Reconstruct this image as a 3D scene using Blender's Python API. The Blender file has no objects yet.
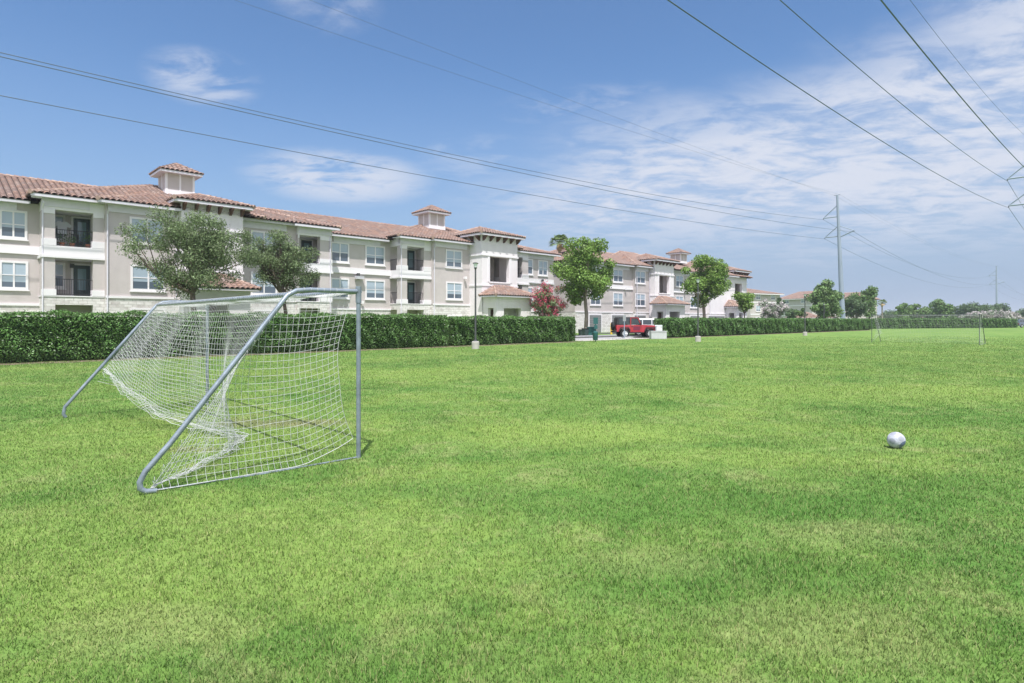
import bpy, math, random
import numpy as np
from mathutils import Vector, noise as mnoise

random.seed(7)
RNG = np.random.default_rng(11)
scene = bpy.context.scene
COL = scene.collection
R = math.radians

# ------------------------------------------------------------------ camera, sky, sun, exposure
CAM_H = 1.6
cam = bpy.data.cameras.new('camera'); camo = bpy.data.objects.new('camera', cam); COL.objects.link(camo)
camo.location = (0, 0, CAM_H); camo.rotation_euler = (R(90), 0, 0)
cam.sensor_width = 36; cam.lens = 36 * 600 / 1024
cam.shift_y = -21.5 / 1024
cam.clip_start = 0.05; cam.clip_end = 9000
scene.camera = camo

SUN_EL = 64.0
sun_from = Vector((0.08, -1.0, 0)).normalized() * math.cos(R(SUN_EL)) + Vector((0, 0, math.sin(R(SUN_EL))))
sl = bpy.data.lights.new('sun', 'SUN'); so = bpy.data.objects.new('sun', sl); COL.objects.link(so)
sl.energy = 3.9; sl.angle = R(0.53); sl.color = (1.0, 0.965, 0.925)
so.rotation_euler = (-sun_from).to_track_quat('-Z', 'Y').to_euler()
scene.view_settings.view_transform = 'Standard'
scene.view_settings.look = 'None'
scene.view_settings.exposure = 0.72
scene.view_settings.gamma = 1.0

world = bpy.data.worlds.new('World'); scene.world = world; world.use_nodes = True
def build_world():
    nt = world.node_tree; N = nt.nodes; L = nt.links
    for n in list(N): N.remove(n)
    out = N.new('ShaderNodeOutputWorld'); bg = N.new('ShaderNodeBackground')
    sky = N.new('ShaderNodeTexSky'); sky.sky_type = 'NISHITA'; sky.sun_disc = False
    sky.sun_elevation = R(SUN_EL)
    sky.sun_rotation = math.atan2(sun_from.x, sun_from.y)
    sky.air_density = 1.0; sky.dust_density = 1.6; sky.ozone_density = 1.5; sky.altitude = 0
    def M(op, a, b=None, c=None, clamp=False):
        n = N.new('ShaderNodeMath'); n.operation = op; n.use_clamp = clamp
        for i, v in enumerate((a, b, c)):
            if v is None: continue
            if isinstance(v, (int, float)): n.inputs[i].default_value = v
            else: L.new(v, n.inputs[i])
        return n.outputs[0]
    tc = N.new('ShaderNodeTexCoord'); sep = N.new('ShaderNodeSeparateXYZ'); L.new(tc.outputs['Generated'], sep.inputs[0])
    x, y, z = sep.outputs
    az = M('ARCTAN2', x, y); el = M('ARCSINE', z)
    # cloud plane coordinates (clouds lie in a flat layer: they flatten towards the horizon)
    zz = M('ADD', M('MAXIMUM', z, 0.0), 0.12)
    cx = M('DIVIDE', x, zz); cy = M('DIVIDE', y, zz)
    cmb = N.new('ShaderNodeCombineXYZ'); L.new(cx, cmb.inputs[0]); L.new(M('MULTIPLY', cy, 1.5), cmb.inputs[1])
    def noise(scale, detail, rough, vec=None, dist=0.0, w=0.0):
        n = N.new('ShaderNodeTexNoise'); n.inputs['Scale'].default_value = scale
        n.inputs['Detail'].default_value = detail; n.inputs['Roughness'].default_value = rough
        n.inputs['Distortion'].default_value = dist
        mp = N.new('ShaderNodeMapping'); mp.inputs['Location'].default_value = (w, w * .7, w * .3)
        mp.inputs['Rotation'].default_value = (0, 0, R(28))
        L.new(vec or cmb.outputs[0], mp.inputs[0]); L.new(mp.outputs[0], n.inputs['Vector'])
        return n.outputs['Fac']
    n1 = noise(0.8, 5, 0.55, dist=0.2, w=3.1); n2 = noise(3.4, 8, 0.62, dist=0.7, w=1.3)
    n3 = noise(9.0, 6, 0.6, dist=0.3, w=5.3)
    def smooth(v, lo, hi):
        n = N.new('ShaderNodeMapRange'); n.interpolation_type = 'SMOOTHSTEP'; n.inputs['From Min'].default_value = lo
        n.inputs['From Max'].default_value = hi; L.new(v, n.inputs['Value']); return n.outputs[0]
    wob = M('MULTIPLY', M('SUBTRACT', n1, 0.5), 0.22)
    up = M('ADD', M('MULTIPLY', az, 0.21), 0.262)
    m1 = smooth(M('ADD', M('SUBTRACT', up, el), wob), -0.045, 0.075)
    m2 = smooth(M('ADD', el, M('MULTIPLY', wob, .5)), 0.06, 0.19)
    m3 = smooth(M('ADD', az, M('MULTIPLY', wob, 1.3)), -0.14, 0.22)
    bank = M('MULTIPLY', M('MULTIPLY', m1, m2), m3)
    tex = M('ADD', M('MULTIPLY', n2, 0.75), M('MULTIPLY', n3, 0.30))
    dens = M('MULTIPLY', bank, smooth(tex, 0.40, 0.62))
    dens = M('ADD', M('MULTIPLY', dens, 0.72), M('MULTIPLY', bank, 0.24))
    def blob(a0, e0, ra, re, k, lo=0.47, hi=0.70):
        d = M('ADD', M('POWER', M('DIVIDE', M('SUBTRACT', az, a0), ra), 2), M('POWER', M('DIVIDE', M('SUBTRACT', el, e0), re), 2))
        return M('MULTIPLY', M('MULTIPLY', smooth(d, 1.0, 0.0), smooth(tex, lo, hi)), k)
    for b in ((-0.275, 0.225, 0.17, 0.05, 0.85, .36, .60), (-0.475, 0.345, 0.09, 0.045, 0.7, .40, .64), (-0.30, 0.47, 0.10, 0.05, 0.4, .42, .68),
              (-0.05, 0.262, 0.16, 0.05, 0.3, .45, .7), (0.15, 0.33, 0.2, 0.05, 0.35, .5, .7), (0.6, 0.30, 0.5, 0.09, .42, .45, .68),
              (-1.6, 0.5, 0.6, 0.25, .6), (1.9, 0.4, 0.7, 0.2, .6), (3.0, 0.6, 0.6, 0.3, .5)):
        dens = M('MAXIMUM', dens, blob(*b))
    # unseen broken cloud overhead and behind the viewer, added to lift the fill light
    over = M('MULTIPLY', M('MAXIMUM', smooth(el, 0.62, 0.95), smooth(M('ABSOLUTE', az), 1.25, 1.7)), smooth(tex, 0.36, 0.56))
    # pale summer haze low over the horizon, stronger towards the right-hand side of the field
    veil = M('MULTIPLY', smooth(el, 0.42, -0.02), M('ADD', 0.66, M('MULTIPLY', smooth(az, -0.6, 0.4), 0.30)))
    tint = N.new('ShaderNodeMixRGB'); tint.blend_type = 'MULTIPLY'; tint.inputs[0].default_value = 1.0
    tint.inputs[2].default_value = SKY_TINT
    L.new(sky.outputs[0], tint.inputs[1])
    def over_mix(f, a, colour):
        m = N.new('ShaderNodeMixRGB'); m.use_clamp = False; L.new(f, m.inputs[0]); L.new(a, m.inputs[1]); m.inputs[2].default_value = colour; return m.outputs[0]
    c = over_mix(veil, tint.outputs[0], HAZE_SKY); c = over_mix(M('MINIMUM', dens, 1.0), c, CLOUD); c = over_mix(M('MULTIPLY', over, .8), c, CLOUD_FILL)
    L.new(c, bg.inputs['Color']); bg.inputs['Strength'].default_value = 0.105
    L.new(bg.outputs[0], out.inputs[0])
HAZE_SKY = (2.12, 2.78, 3.9, 1)
CLOUD_FILL = (6.6, 6.7, 7.4, 1)
SKY_TINT = (0.60, 0.80, 0.98, 1)
CLOUD = (4.15, 4.4, 5.05, 1)
build_world()

# ------------------------------------------------------------------ frames of reference
# The buildings, hedges and power lines all run along one direction u; v points away from the field.
UX, UY = 0.7175, 0.6966
def W(a, b, z=0.0): return Vector((UX * a - UY * b, UY * a + UX * b, z))
ANG = math.atan2(UY, UX)
def A(px, b):                       # where the sight line of column px meets the wall plane b
    t = (px - 512) / 600.0
    return b * (UY + UX * t) / (UX - UY * t)
def Zp(px, py, b):
    D = b * 600 / (UY * (1130 - px) ) 
    return CAM_H + (320 - py) / 600.0 * D
def P(px, D, z=0.0): return Vector(((px - 512) / 600.0 * D, D, z))

# ------------------------------------------------------------------ materials
def mat(name, col, rough=0.8, spec=0.3, metal=0.0, var=0.0, vscale=3.0, bump=0.0, bscale=30.0, island=0.0, transl=0.0, coat=0.0, dirt=0.0):
    m = bpy.data.materials.new(name); m.use_nodes = True
    nt = m.node_tree; N = nt.nodes; L = nt.links; b = N['Principled BSDF']
    b.inputs['Roughness'].default_value = rough; b.inputs['Metallic'].default_value = metal
    b.inputs['Specular IOR Level'].default_value = spec
    b.inputs['Coat Weight'].default_value = coat
    b.inputs['Base Color'].default_value = (*col, 1)
    src = None
    tc = N.new('ShaderNodeTexCoord')
    if var or island:
        hsv = N.new('ShaderNodeHueSaturation'); hsv.inputs['Color'].default_value = (*col, 1)
        val = None
        if var:
            n = N.new('ShaderNodeTexNoise'); n.inputs['Scale'].default_value = vscale; n.inputs['Detail'].default_value = 5
            L.new(tc.outputs['Object'], n.inputs['Vector'])
            mr = N.new('ShaderNodeMapRange'); mr.inputs['From Min'].default_value = .3; mr.inputs['From Max'].default_value = .7
            mr.inputs['To Min'].default_value = 1 - var; mr.inputs['To Max'].default_value = 1 + var
            L.new(n.outputs['Fac'], mr.inputs['Value']); val = mr.outputs[0]
        if island:
            g = N.new('ShaderNodeNewGeometry')
            mr = N.new('ShaderNodeMapRange'); mr.inputs['To Min'].default_value = 1 - island; mr.inputs['To Max'].default_value = 1 + island
            L.new(g.outputs['Random Per Island'], mr.inputs['Value'])
            if val:
                mm = N.new('ShaderNodeMath'); mm.operation = 'MULTIPLY'; L.new(val, mm.inputs[0]); L.new(mr.outputs[0], mm.inputs[1]); val = mm.outputs[0]
            else: val = mr.outputs[0]
            h = N.new('ShaderNodeMapRange'); h.inputs['To Min'].default_value = 0.485; h.inputs['To Max'].default_value = 0.51
            L.new(g.outputs['Random Per Island'], h.inputs['Value']); L.new(h.outputs[0], hsv.inputs['Hue'])
        L.new(val, hsv.inputs['Value']); L.new(hsv.outputs[0], b.inputs['Base Color']); src = hsv.outputs[0]
    if dirt:                       # weather streaks running down a wall
        n = N.new('ShaderNodeTexNoise'); n.inputs['Scale'].default_value = 1.0; n.inputs['Detail'].default_value = 6
        mp = N.new('ShaderNodeMapping'); mp.inputs['Scale'].default_value = (2.2, 2.2, 0.35)
        L.new(tc.outputs['Object'], mp.inputs[0]); L.new(mp.outputs[0], n.inputs['Vector'])
        mr = N.new('ShaderNodeMapRange'); mr.inputs['From Min'].default_value = .45; mr.inputs['From Max'].default_value = .8
        mr.inputs['To Max'].default_value = dirt; L.new(n.outputs['Fac'], mr.inputs['Value'])
        mx = N.new('ShaderNodeMixRGB'); L.new(mr.outputs[0], mx.inputs[0])
        if src: L.new(src, mx.inputs[1])
        else: mx.inputs[1].default_value = (*col, 1)
        mx.inputs[2].default_value = (col[0] * .6, col[1] * .58, col[2] * .55, 1)
        L.new(mx.outputs[0], b.inputs['Base Color']); src = mx.outputs[0]
    if bump:
        n = N.new('ShaderNodeTexNoise'); n.inputs['Scale'].default_value = bscale; n.inputs['Detail'].default_value = 4
        L.new(tc.outputs['Object'], n.inputs['Vector'])
        bp = N.new('ShaderNodeBump'); bp.inputs['Strength'].default_value = bump; bp.inputs['Distance'].default_value = .02
        L.new(n.outputs['Fac'], bp.inputs['Height']); L.new(bp.outputs[0], b.inputs['Normal'])
    if transl:
        t = N.new('ShaderNodeBsdfTranslucent'); ms = N.new('ShaderNodeMixShader'); ms.inputs[0].default_value = transl
        if src: L.new(src, t.inputs[0])
        else: t.inputs[0].default_value = (*col, 1)
        L.new(b.outputs[0], ms.inputs[1]); L.new(t.outputs[0], ms.inputs[2]); L.new(ms.outputs[0], N['Material Output'].inputs[0])
    return m

def mat_stone():
    m = bpy.data.materials.new('pale_stone_veneer'); m.use_nodes = True
    N = m.node_tree.nodes; L = m.node_tree.links; b = N['Principled BSDF']; b.inputs['Roughness'].default_value = .9
    tc = N.new('ShaderNodeTexCoord'); sep = N.new('ShaderNodeSeparateXYZ'); L.new(tc.outputs['Object'], sep.inputs[0])
    ad = N.new('ShaderNodeMath'); L.new(sep.outputs[0], ad.inputs[0]); L.new(sep.outputs[1], ad.inputs[1])
    cm = N.new('ShaderNodeCombineXYZ'); L.new(ad.outputs[0], cm.inputs[0]); L.new(sep.outputs[2], cm.inputs[1])
    nz = N.new('ShaderNodeTexNoise'); nz.inputs['Scale'].default_value = 1.5; L.new(cm.outputs[0], nz.inputs['Vector'])
    vm = N.new('ShaderNodeVectorMath'); vm.operation = 'MULTIPLY_ADD'; L.new(nz.outputs['Color'], vm.inputs[0]); vm.inputs[1].default_value = (.22, .1, 0); L.new(cm.outputs[0], vm.inputs[2])
    br = N.new('ShaderNodeTexBrick'); L.new(vm.outputs[0], br.inputs['Vector'])
    br.inputs['Scale'].default_value = 1.0; br.inputs['Brick Width'].default_value = .46; br.inputs['Row Height'].default_value = .19
    br.inputs['Mortar Size'].default_value = .018; br.inputs['Color1'].default_value = (.70, .67, .66, 1); br.inputs['Color2'].default_value = (.46, .42, .41, 1)
    br.inputs['Mortar'].default_value = (.5, .48, .46, 1); br.inputs['Bias'].default_value = -.35
    n2 = N.new('ShaderNodeTexNoise'); n2.inputs['Scale'].default_value = 4; n2.inputs['Detail'].default_value = 6; L.new(tc.outputs['Object'], n2.inputs['Vector'])
    mx = N.new('ShaderNodeMixRGB'); mx.blend_type = 'OVERLAY'; mx.inputs[0].default_value = .45; L.new(br.outputs['Color'], mx.inputs[1]); L.new(n2.outputs['Fac'], mx.inputs[2])
    L.new(mx.outputs[0], b.inputs['Base Color'])
    bp = N.new('ShaderNodeBump'); bp.inputs['Strength'].default_value = .5; bp.inputs['Distance'].default_value = .03
    L.new(mx.outputs[0], bp.inputs['Height']); L.new(bp.outputs[0], b.inputs['Normal'])
    return m

def mat_tile(name, fade=0.0):
    m = bpy.data.materials.new(name); m.use_nodes = True
    N = m.node_tree.nodes; L = m.node_tree.links; b = N['Principled BSDF']; b.inputs['Roughness'].default_value = .85
    b.inputs['Specular IOR Level'].default_value = .2
    g = N.new('ShaderNodeNewGeometry'); tc = N.new('ShaderNodeTexCoord')
    cr = N.new('ShaderNodeValToRGB'); L.new(g.outputs['Random Per Island'], cr.inputs[0])
    e = cr.color_ramp.elements; e[0].position = 0; e[0].color = (.20, .132, .108, 1); e[1].position = 1; e[1].color = (.36, .255, .21, 1)
    for p, c in ((.3, (.265, .172, .140, 1)), (.6, (.31, .19, .142, 1)), (.8, (.235, .168, .148, 1))):
        x = e.new(p); x.color = c
    n = N.new('ShaderNodeTexNoise'); n.inputs['Scale'].default_value = .8; n.inputs['Detail'].default_value = 7; L.new(tc.outputs['Object'], n.inputs['Vector'])
    mr = N.new('ShaderNodeMapRange'); mr.inputs['From Min'].default_value = .35; mr.inputs['From Max'].default_value = .7; L.new(n.outputs['Fac'], mr.inputs['Value'])
    mr.inputs['To Max'].default_value = .45
    mx = N.new('ShaderNodeMixRGB'); L.new(mr.outputs[0], mx.inputs[0]); L.new(cr.outputs[0], mx.inputs[1]); mx.inputs[2].default_value = (.23, .20, .195, 1)
    L.new(mx.outputs[0], b.inputs['Base Color'])
    return m

def mat_pane():
    m = bpy.data.materials.new('window_glass_with_blinds'); m.use_nodes = True
    N = m.node_tree.nodes; L = m.node_tree.links; b = N['Principled BSDF']; b.inputs['Roughness'].default_value = .06
    b.inputs['Specular IOR Level'].default_value = .5; b.inputs['Coat Weight'].default_value = .4; b.inputs['Coat Roughness'].default_value = .03
    tc = N.new('ShaderNodeTexCoord'); sp = N.new('ShaderNodeSeparateXYZ'); L.new(tc.outputs['Generated'], sp.inputs[0])
    oi = N.new('ShaderNodeObjectInfo')
    mt = N.new('ShaderNodeMath'); mt.operation = 'MULTIPLY_ADD'; L.new(oi.outputs['Random'], mt.inputs[0]); mt.inputs[1].default_value = -.3; mt.inputs[2].default_value = .52
    gt = N.new('ShaderNodeMath'); gt.operation = 'GREATER_THAN'; L.new(sp.outputs[2], gt.inputs[0]); L.new(mt.outputs[0], gt.inputs[1])
    wv = N.new('ShaderNodeMath'); wv.operation = 'FRACT'; mu = N.new('ShaderNodeMath'); mu.operation = 'MULTIPLY'; L.new(sp.outputs[2], mu.inputs[0]); mu.inputs[1].default_value = 30
    L.new(mu.outputs[0], wv.inputs[0])
    bl = N.new('ShaderNodeMixRGB'); L.new(wv.outputs[0], bl.inputs[0]); bl.inputs[1].default_value = (.30, .37, .45, 1); bl.inputs[2].default_value = (.42, .50, .58, 1)
    mx = N.new('ShaderNodeMixRGB'); L.new(gt.outputs[0], mx.inputs[0]); mx.inputs[1].default_value = (.095, .125, .165, 1); L.new(bl.outputs[0], mx.inputs[2])
    L.new(mx.outputs[0], b.inputs['Base Color'])
    return m

def grass_color_nodes(N, L, bright=1.0):
    g = N.new('ShaderNodeNewGeometry')
    def nz(scale, detail, rough=.55, dist=0.0):
        n = N.new('ShaderNodeTexNoise'); n.inputs['Scale'].default_value = scale; n.inputs['Detail'].default_value = detail
        n.inputs['Roughness'].default_value = rough; n.inputs['Distortion'].default_value = dist
        L.new(g.outputs['Position'], n.inputs['Vector']); return n.outputs['Fac']
    def mr(v, lo, hi, a=0.0, b=1.0):
        n = N.new('ShaderNodeMapRange'); n.interpolation_type = 'SMOOTHSTEP'
        for k, q in (('From Min', lo), ('From Max', hi), ('To Min', a), ('To Max', b)): n.inputs[k].default_value = q
        L.new(v, n.inputs['Value']); return n.outputs[0]
    def mix(f, a, b):
        n = N.new('ShaderNodeMixRGB'); L.new(f, n.inputs[0])
        for i, q in ((1, a), (2, b)):
            if isinstance(q, tuple): n.inputs[i].default_value = (*[c * bright for c in q], 1)
            else: L.new(q, n.inputs[i])
        return n.outputs[0]
    big = mr(nz(.33, 4, .65, .5), .36, .66)
    mid = mr(nz(1.7, 5, .65, .4), .44, .62)
    dry = mr(nz(1.3, 7, .75, .6), .50, .70)
    c = mix(big, GR_A, GR_B)
    c = mix(mid, c, GR_C)
    sc = N.new('ShaderNodeMath'); sc.operation = 'MULTIPLY'; L.new(dry, sc.inputs[0]); sc.inputs[1].default_value = .62
    c = mix(sc.outputs[0], c, GR_D)
    spots = mr(nz(7.0, 5, .7, .8), .56, .70)
    s2 = N.new('ShaderNodeMath'); s2.operation = 'MULTIPLY'; L.new(spots, s2.inputs[0]); s2.inputs[1].default_value = .50
    c = mix(s2.outputs[0], c, GR_D)
    dk = mr(nz(4.3, 5, .7, .5), .56, .70)
    s3 = N.new('ShaderNodeMath'); s3.operation = 'MULTIPLY'; L.new(dk, s3.inputs[0]); s3.inputs[1].default_value = .55
    c = mix(s3.outputs[0], c, GR_A)
    # soft patches: lusher strips, brown spots at the near goal, dry spots
    sp = N.new('ShaderNodeSeparateXYZ'); L.new(g.outputs['Position'], sp.inputs[0])
    wobble = nz(2.2, 5, .65, .3)
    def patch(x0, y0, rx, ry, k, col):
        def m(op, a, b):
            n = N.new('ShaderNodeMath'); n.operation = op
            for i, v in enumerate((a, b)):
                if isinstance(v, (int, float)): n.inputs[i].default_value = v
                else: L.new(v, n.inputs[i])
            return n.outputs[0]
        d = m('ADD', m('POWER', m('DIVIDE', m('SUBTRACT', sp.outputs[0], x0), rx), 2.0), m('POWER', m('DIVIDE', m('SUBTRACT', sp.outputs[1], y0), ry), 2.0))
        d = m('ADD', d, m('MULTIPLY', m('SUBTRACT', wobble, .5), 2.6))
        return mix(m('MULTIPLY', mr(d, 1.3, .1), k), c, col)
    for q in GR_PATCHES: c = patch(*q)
    return c, g
GR_BROWN = (.20, .165, .11)
GR_Y = (.205, .288, .070)
GR_A = (.078, .168, .034)      # lush
GR_B = (.172, .255, .060)      # yellow green
GR_C = (.130, .220, .053)
GR_D = (.27, .29, .125)      # dry

def mat_grass_blades():
    m = bpy.data.materials.new('grass_blades'); m.use_nodes = True
    N = m.node_tree.nodes; L = m.node_tree.links; b = N['Principled BSDF']; b.inputs['Roughness'].default_value = .55
    b.inputs['Specular IOR Level'].default_value = .25
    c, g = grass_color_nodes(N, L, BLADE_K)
    r = N.new('ShaderNodeMapRange'); L.new(g.outputs['Random Per Island'], r.inputs['Value']); r.inputs['To Min'].default_value = .42; r.inputs['To Max'].default_value = 1.75
    h = N.new('ShaderNodeHueSaturation'); L.new(c, h.inputs['Color']); L.new(r.outputs[0], h.inputs['Value'])
    gt = N.new('ShaderNodeMath'); gt.operation = 'GREATER_THAN'; L.new(g.outputs['Random Per Island'], gt.inputs[0]); gt.inputs[1].default_value = .80
    m2 = N.new('ShaderNodeMath'); m2.operation = 'MULTIPLY'; L.new(gt.outputs[0], m2.inputs[0]); m2.inputs[1].default_value = .65
    mx = N.new('ShaderNodeMixRGB'); L.new(m2.outputs[0], mx.inputs[0]); L.new(h.outputs[0], mx.inputs[1]); mx.inputs[2].default_value = (.36, .33, .16, 1)
    L.new(mx.outputs[0], b.inputs['Base Color'])
    t = N.new('ShaderNodeBsdfTranslucent'); L.new(mx.outputs[0], t.inputs[0]); ms = N.new('ShaderNodeMixShader'); ms.inputs[0].default_value = .35
    L.new(b.outputs[0], ms.inputs[1]); L.new(t.outputs[0], ms.inputs[2]); L.new(ms.outputs[0], N['Material Output'].inputs[0])
    return m
def mat_lawn():
    m = bpy.data.materials.new('lawn'); m.use_nodes = True
    N = m.node_tree.nodes; L = m.node_tree.links; b = N['Principled BSDF']; b.inputs['Roughness'].default_value = .9
    b.inputs['Specular IOR Level'].default_value = .1
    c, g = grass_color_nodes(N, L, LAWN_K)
    n = N.new('ShaderNodeTexNoise'); n.inputs['Scale'].default_value = 9; n.inputs['Detail'].default_value = 9; n.inputs['Roughness'].default_value = .75
    L.new(g.outputs['Position'], n.inputs['Vector'])
    r = N.new('ShaderNodeMapRange'); L.new(n.outputs['Fac'], r.inputs['Value']); r.inputs['From Min'].default_value = .3; r.inputs['From Max'].default_value = .7; r.inputs['To Min'].default_value = .72; r.inputs['To Max'].default_value = 1.28
    h = N.new('ShaderNodeHueSaturation'); L.new(c, h.inputs['Color']); L.new(r.outputs[0], h.inputs['Value']); L.new(h.outputs[0], b.inputs['Base Color'])
    bp = N.new('ShaderNodeBump'); bp.inputs['Strength'].default_value = .6; bp.inputs['Distance'].default_value = .04; L.new(n.outputs['Fac'], bp.inputs['Height']); L.new(bp.outputs[0], b.inputs['Normal'])
    return m
BLADE_K = 1.19; LAWN_K = 1.07
GR_PATCHES = [(-2.5, 4.2, 2.6, 1.6, .5, GR_Y), (-5, 8, 4, 2, .4, GR_Y), (1.0, 8.6, 2.6, 1.1, .6, GR_Y), (2.4, 7.0, 1.6, .6, .45, GR_Y), (9, 13, 6, 2, .45, GR_Y), (0, 18, 9, 2.5, .4, GR_Y),
              (1.7, 5.2, 2.3, .55, .75, GR_A), (1.35, 3.75, 1.3, .40, .7, GR_A), (4.2, 5.6, 1.5, .8, .7, GR_A), (3.6, 4.1, 1.0, .5, .6, GR_A), (-.6, 5.6, 1.5, .3, .4, GR_A), (7, 9.5, 3, .8, .6, GR_A), (-9.5, 10.5, 3, .8, .5, GR_A),
              (-3.6, 9.3, 1.3, .45, .5, GR_BROWN), (-3.9, 7.4, .5, .2, .4, GR_BROWN), (.9, 4.0, .5, .3, .25, GR_D), (1.6, 3.1, .7, .4, .3, GR_D), (2.6, 4.5, .7, .35, .25, GR_D), (-1.9, 3.1, .6, .3, .3, GR_D)]

M = {}
M['stucco'] = mat('taupe_stucco', (.52, .472, .468), .9, .15, var=.05, vscale=1.2, bump=.25, bscale=60, dirt=.18)
M['stucco_grey'] = mat('dark_taupe_stucco', (.56, .51, .50), .9, .15, var=.05, vscale=1.2, dirt=.15)
M['white'] = mat('white_stucco', (.755, .715, .735), .85, .2, var=.04, vscale=1.0, bump=.15, bscale=50, dirt=.14)
M['trim'] = mat('white_trim_paint', (.775, .745, .775), .6, .3, dirt=.08)
M['gutter'] = mat('gutter_paint', (.655, .63, .70), .5, .3, var=.04)
M['stone'] = mat_stone()
M['tile'] = mat_tile('clay_barrel_tile')
M['captile'] = mat('light_ridge_tile', (.36, .255, .215), .85, .2, island=.22)
M['under'] = mat('roof_underlay_dark', (.07, .05, .045), .9)
M['pane'] = mat_pane()
M['dark_door'] = mat('dark_green_door', (.045, .07, .075), .4, .4)
M['door_glass'] = mat('door_glass', (.16, .25, .28), .08, .6)
M['brown'] = mat('brown_wood', (.10, .055, .04), .7)
M['iron'] = mat('black_iron', (.025, .027, .03), .5)
M['garage'] = mat('grey_garage_door', (.20, .205, .21), .6, var=.05)
M['galv'] = mat('galvanised_steel', (.225, .265, .315), .42, .5, metal=.35, var=.22, vscale=9, bump=.1, bscale=40)
M['goalgrey'] = mat('weathered_dark_steel', (.09, .10, .105), .6, .4, metal=.2)
M['net'] = mat('white_net_cord', (.58, .59, .60), .8, .2, transl=.15)
M['polesteel'] = mat('grey_pole_steel', (.27, .32, .40), .5, .4, metal=.1, var=.06, vscale=.5)
M['cable'] = mat('dark_cable', (.09, .125, .165), .6)
M['asphalt'] = mat('asphalt', (.06, .06, .062), .95, var=.15, vscale=2, bump=.3)
M['concrete'] = mat('concrete', (.42, .40, .37), .9, var=.10, vscale=2.5, bump=.2)
M['concrete_pale'] = mat('pale_concrete', (.48, .48, .50), .9, var=.08, vscale=3, bump=.2)
M['mulch'] = mat('brown_mulch', (.19, .145, .11), .95, var=.35, vscale=6, bump=.8, bscale=20)
M['hedge'] = mat('glossy_hedge_leaves', (.105, .205, .052), .42, .5, island=.72, transl=.28, var=.25, vscale=1.5)
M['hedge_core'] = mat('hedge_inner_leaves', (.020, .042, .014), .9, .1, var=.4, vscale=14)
M['oak'] = mat('oak_leaves', (.175, .235, .11), .55, .3, island=.5, transl=.3)
M['syc'] = mat('bright_broad_leaves', (.185, .295, .065), .5, .35, island=.5, transl=.3)
M['far'] = mat('far_leaves', (.145, .235, .080), .6, .3, island=.45, transl=.2)
M['far_dark'] = mat('dark_leaves', (.10, .16, .07), .6, .3, island=.45, transl=.2)
M['grey_leaf'] = mat('pale_myrtle_leaves', (.22, .26, .19), .6, .3, island=.45, transl=.2)
M['bloom'] = mat('pink_blossom', (.62, .09, .17), .6, .2, island=.35, transl=.2)
M['bloom_white'] = mat('pale_blossom', (.55, .50, .50), .6, .2, island=.25, transl=.2)
M['bark'] = mat('grey_brown_bark', (.15, .12, .095), .9, var=.25, vscale=5, bump=.6, bscale=14)
M['bark_pale'] = mat('pale_mottled_bark', (.28, .235, .19), .9, var=.3, vscale=3, bump=.4, bscale=14)
M['palm'] = mat('palm_fronds', (.14, .20, .07), .5, .35, island=.4, transl=.2)
M['palm_dry'] = mat('dry_palm_thatch', (.32, .24, .13), .9, island=.3)
M['red'] = mat('red_car_paint', (.36, .022, .034), .3, .5, coat=.6)
M['maroon'] = mat('dark_maroon_panel', (.16, .025, .05), .4)
M['carwhite'] = mat('white_car_paint', (.72, .73, .74), .3, .5, coat=.6)
M['carblack'] = mat('dark_car_paint', (.03, .04, .05), .3, .5, coat=.6)
M['carblue'] = mat('slate_blue_car_paint', (.09, .11, .17), .3, .5, coat=.6)
M['carglass'] = mat('car_glass', (.045, .055, .065), .06, .6)
M['rubber'] = mat('black_rubber', (.022, .022, .024), .8)
M['blackplastic'] = mat('black_plastic', (.03, .03, .033), .6)
M['alloy'] = mat('alloy_wheel', (.55, .56, .58), .35, .5, metal=.5)
M['lampglass'] = mat('frosted_lamp_glass', (.75, .78, .8), .3)
M['lampred'] = mat('red_tail_lens', (.4, .02, .02), .3)
M['headlamp'] = mat('clear_headlamp_lens', (.8, .8, .78), .1)
M['teal'] = mat('green_plastic', (.03, .11, .11), .5)
M['darkgreen'] = mat('dark_green_plastic', (.05, .075, .078), .6)
M['yellow'] = mat('yellow_paint', (.75, .45, .05), .5, var=.08)
M['signgrey'] = mat('grey_sign_back', (.33, .34, .36), .5, metal=.3)
M['lampdark'] = mat('dark_lamp_paint', (.075, .078, .082), .5)
M['ballwhite'] = mat('white_ball_leather', (.44, .45, .53), .45, .4, var=.04, vscale=9)
M['ballgrey'] = mat('grey_ball_panel', (.30, .31, .37), .45, .4, var=.08, vscale=9)
M['ballblue'] = mat('navy_ball_panel', (.10, .13, .22), .45, .4, var=.1, vscale=9)
M['terracotta'] = mat('terracotta_pot', (.34, .14, .08), .85)
M['linen'] = mat('white_cloth', (.7, .72, .75), .8)

# ------------------------------------------------------------------ object helpers
def tag(o, label=None, cat=None, group=None, kind=None):
    if label: o['label'] = label
    if cat: o['category'] = cat
    if group: o['group'] = group
    if kind: o['kind'] = kind
    return o
def link(o, parent=None):
    COL.objects.link(o)
    if parent is not None: o.parent = parent
    return o
def empty(name, loc, rz=0.0):
    o = bpy.data.objects.new(name, None); COL.objects.link(o); o.location = loc; o.rotation_euler = (0, 0, rz); o.empty_display_size = .3
    return o
def children(o): return [c for c in bpy.data.objects if c.parent == o]
def copy_tree(o, parent=None):
    c = o.copy(); COL.objects.link(c)
    if parent is not None: c.parent = parent
    for ch in children(o): copy_tree(ch, c)
    return c

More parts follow.
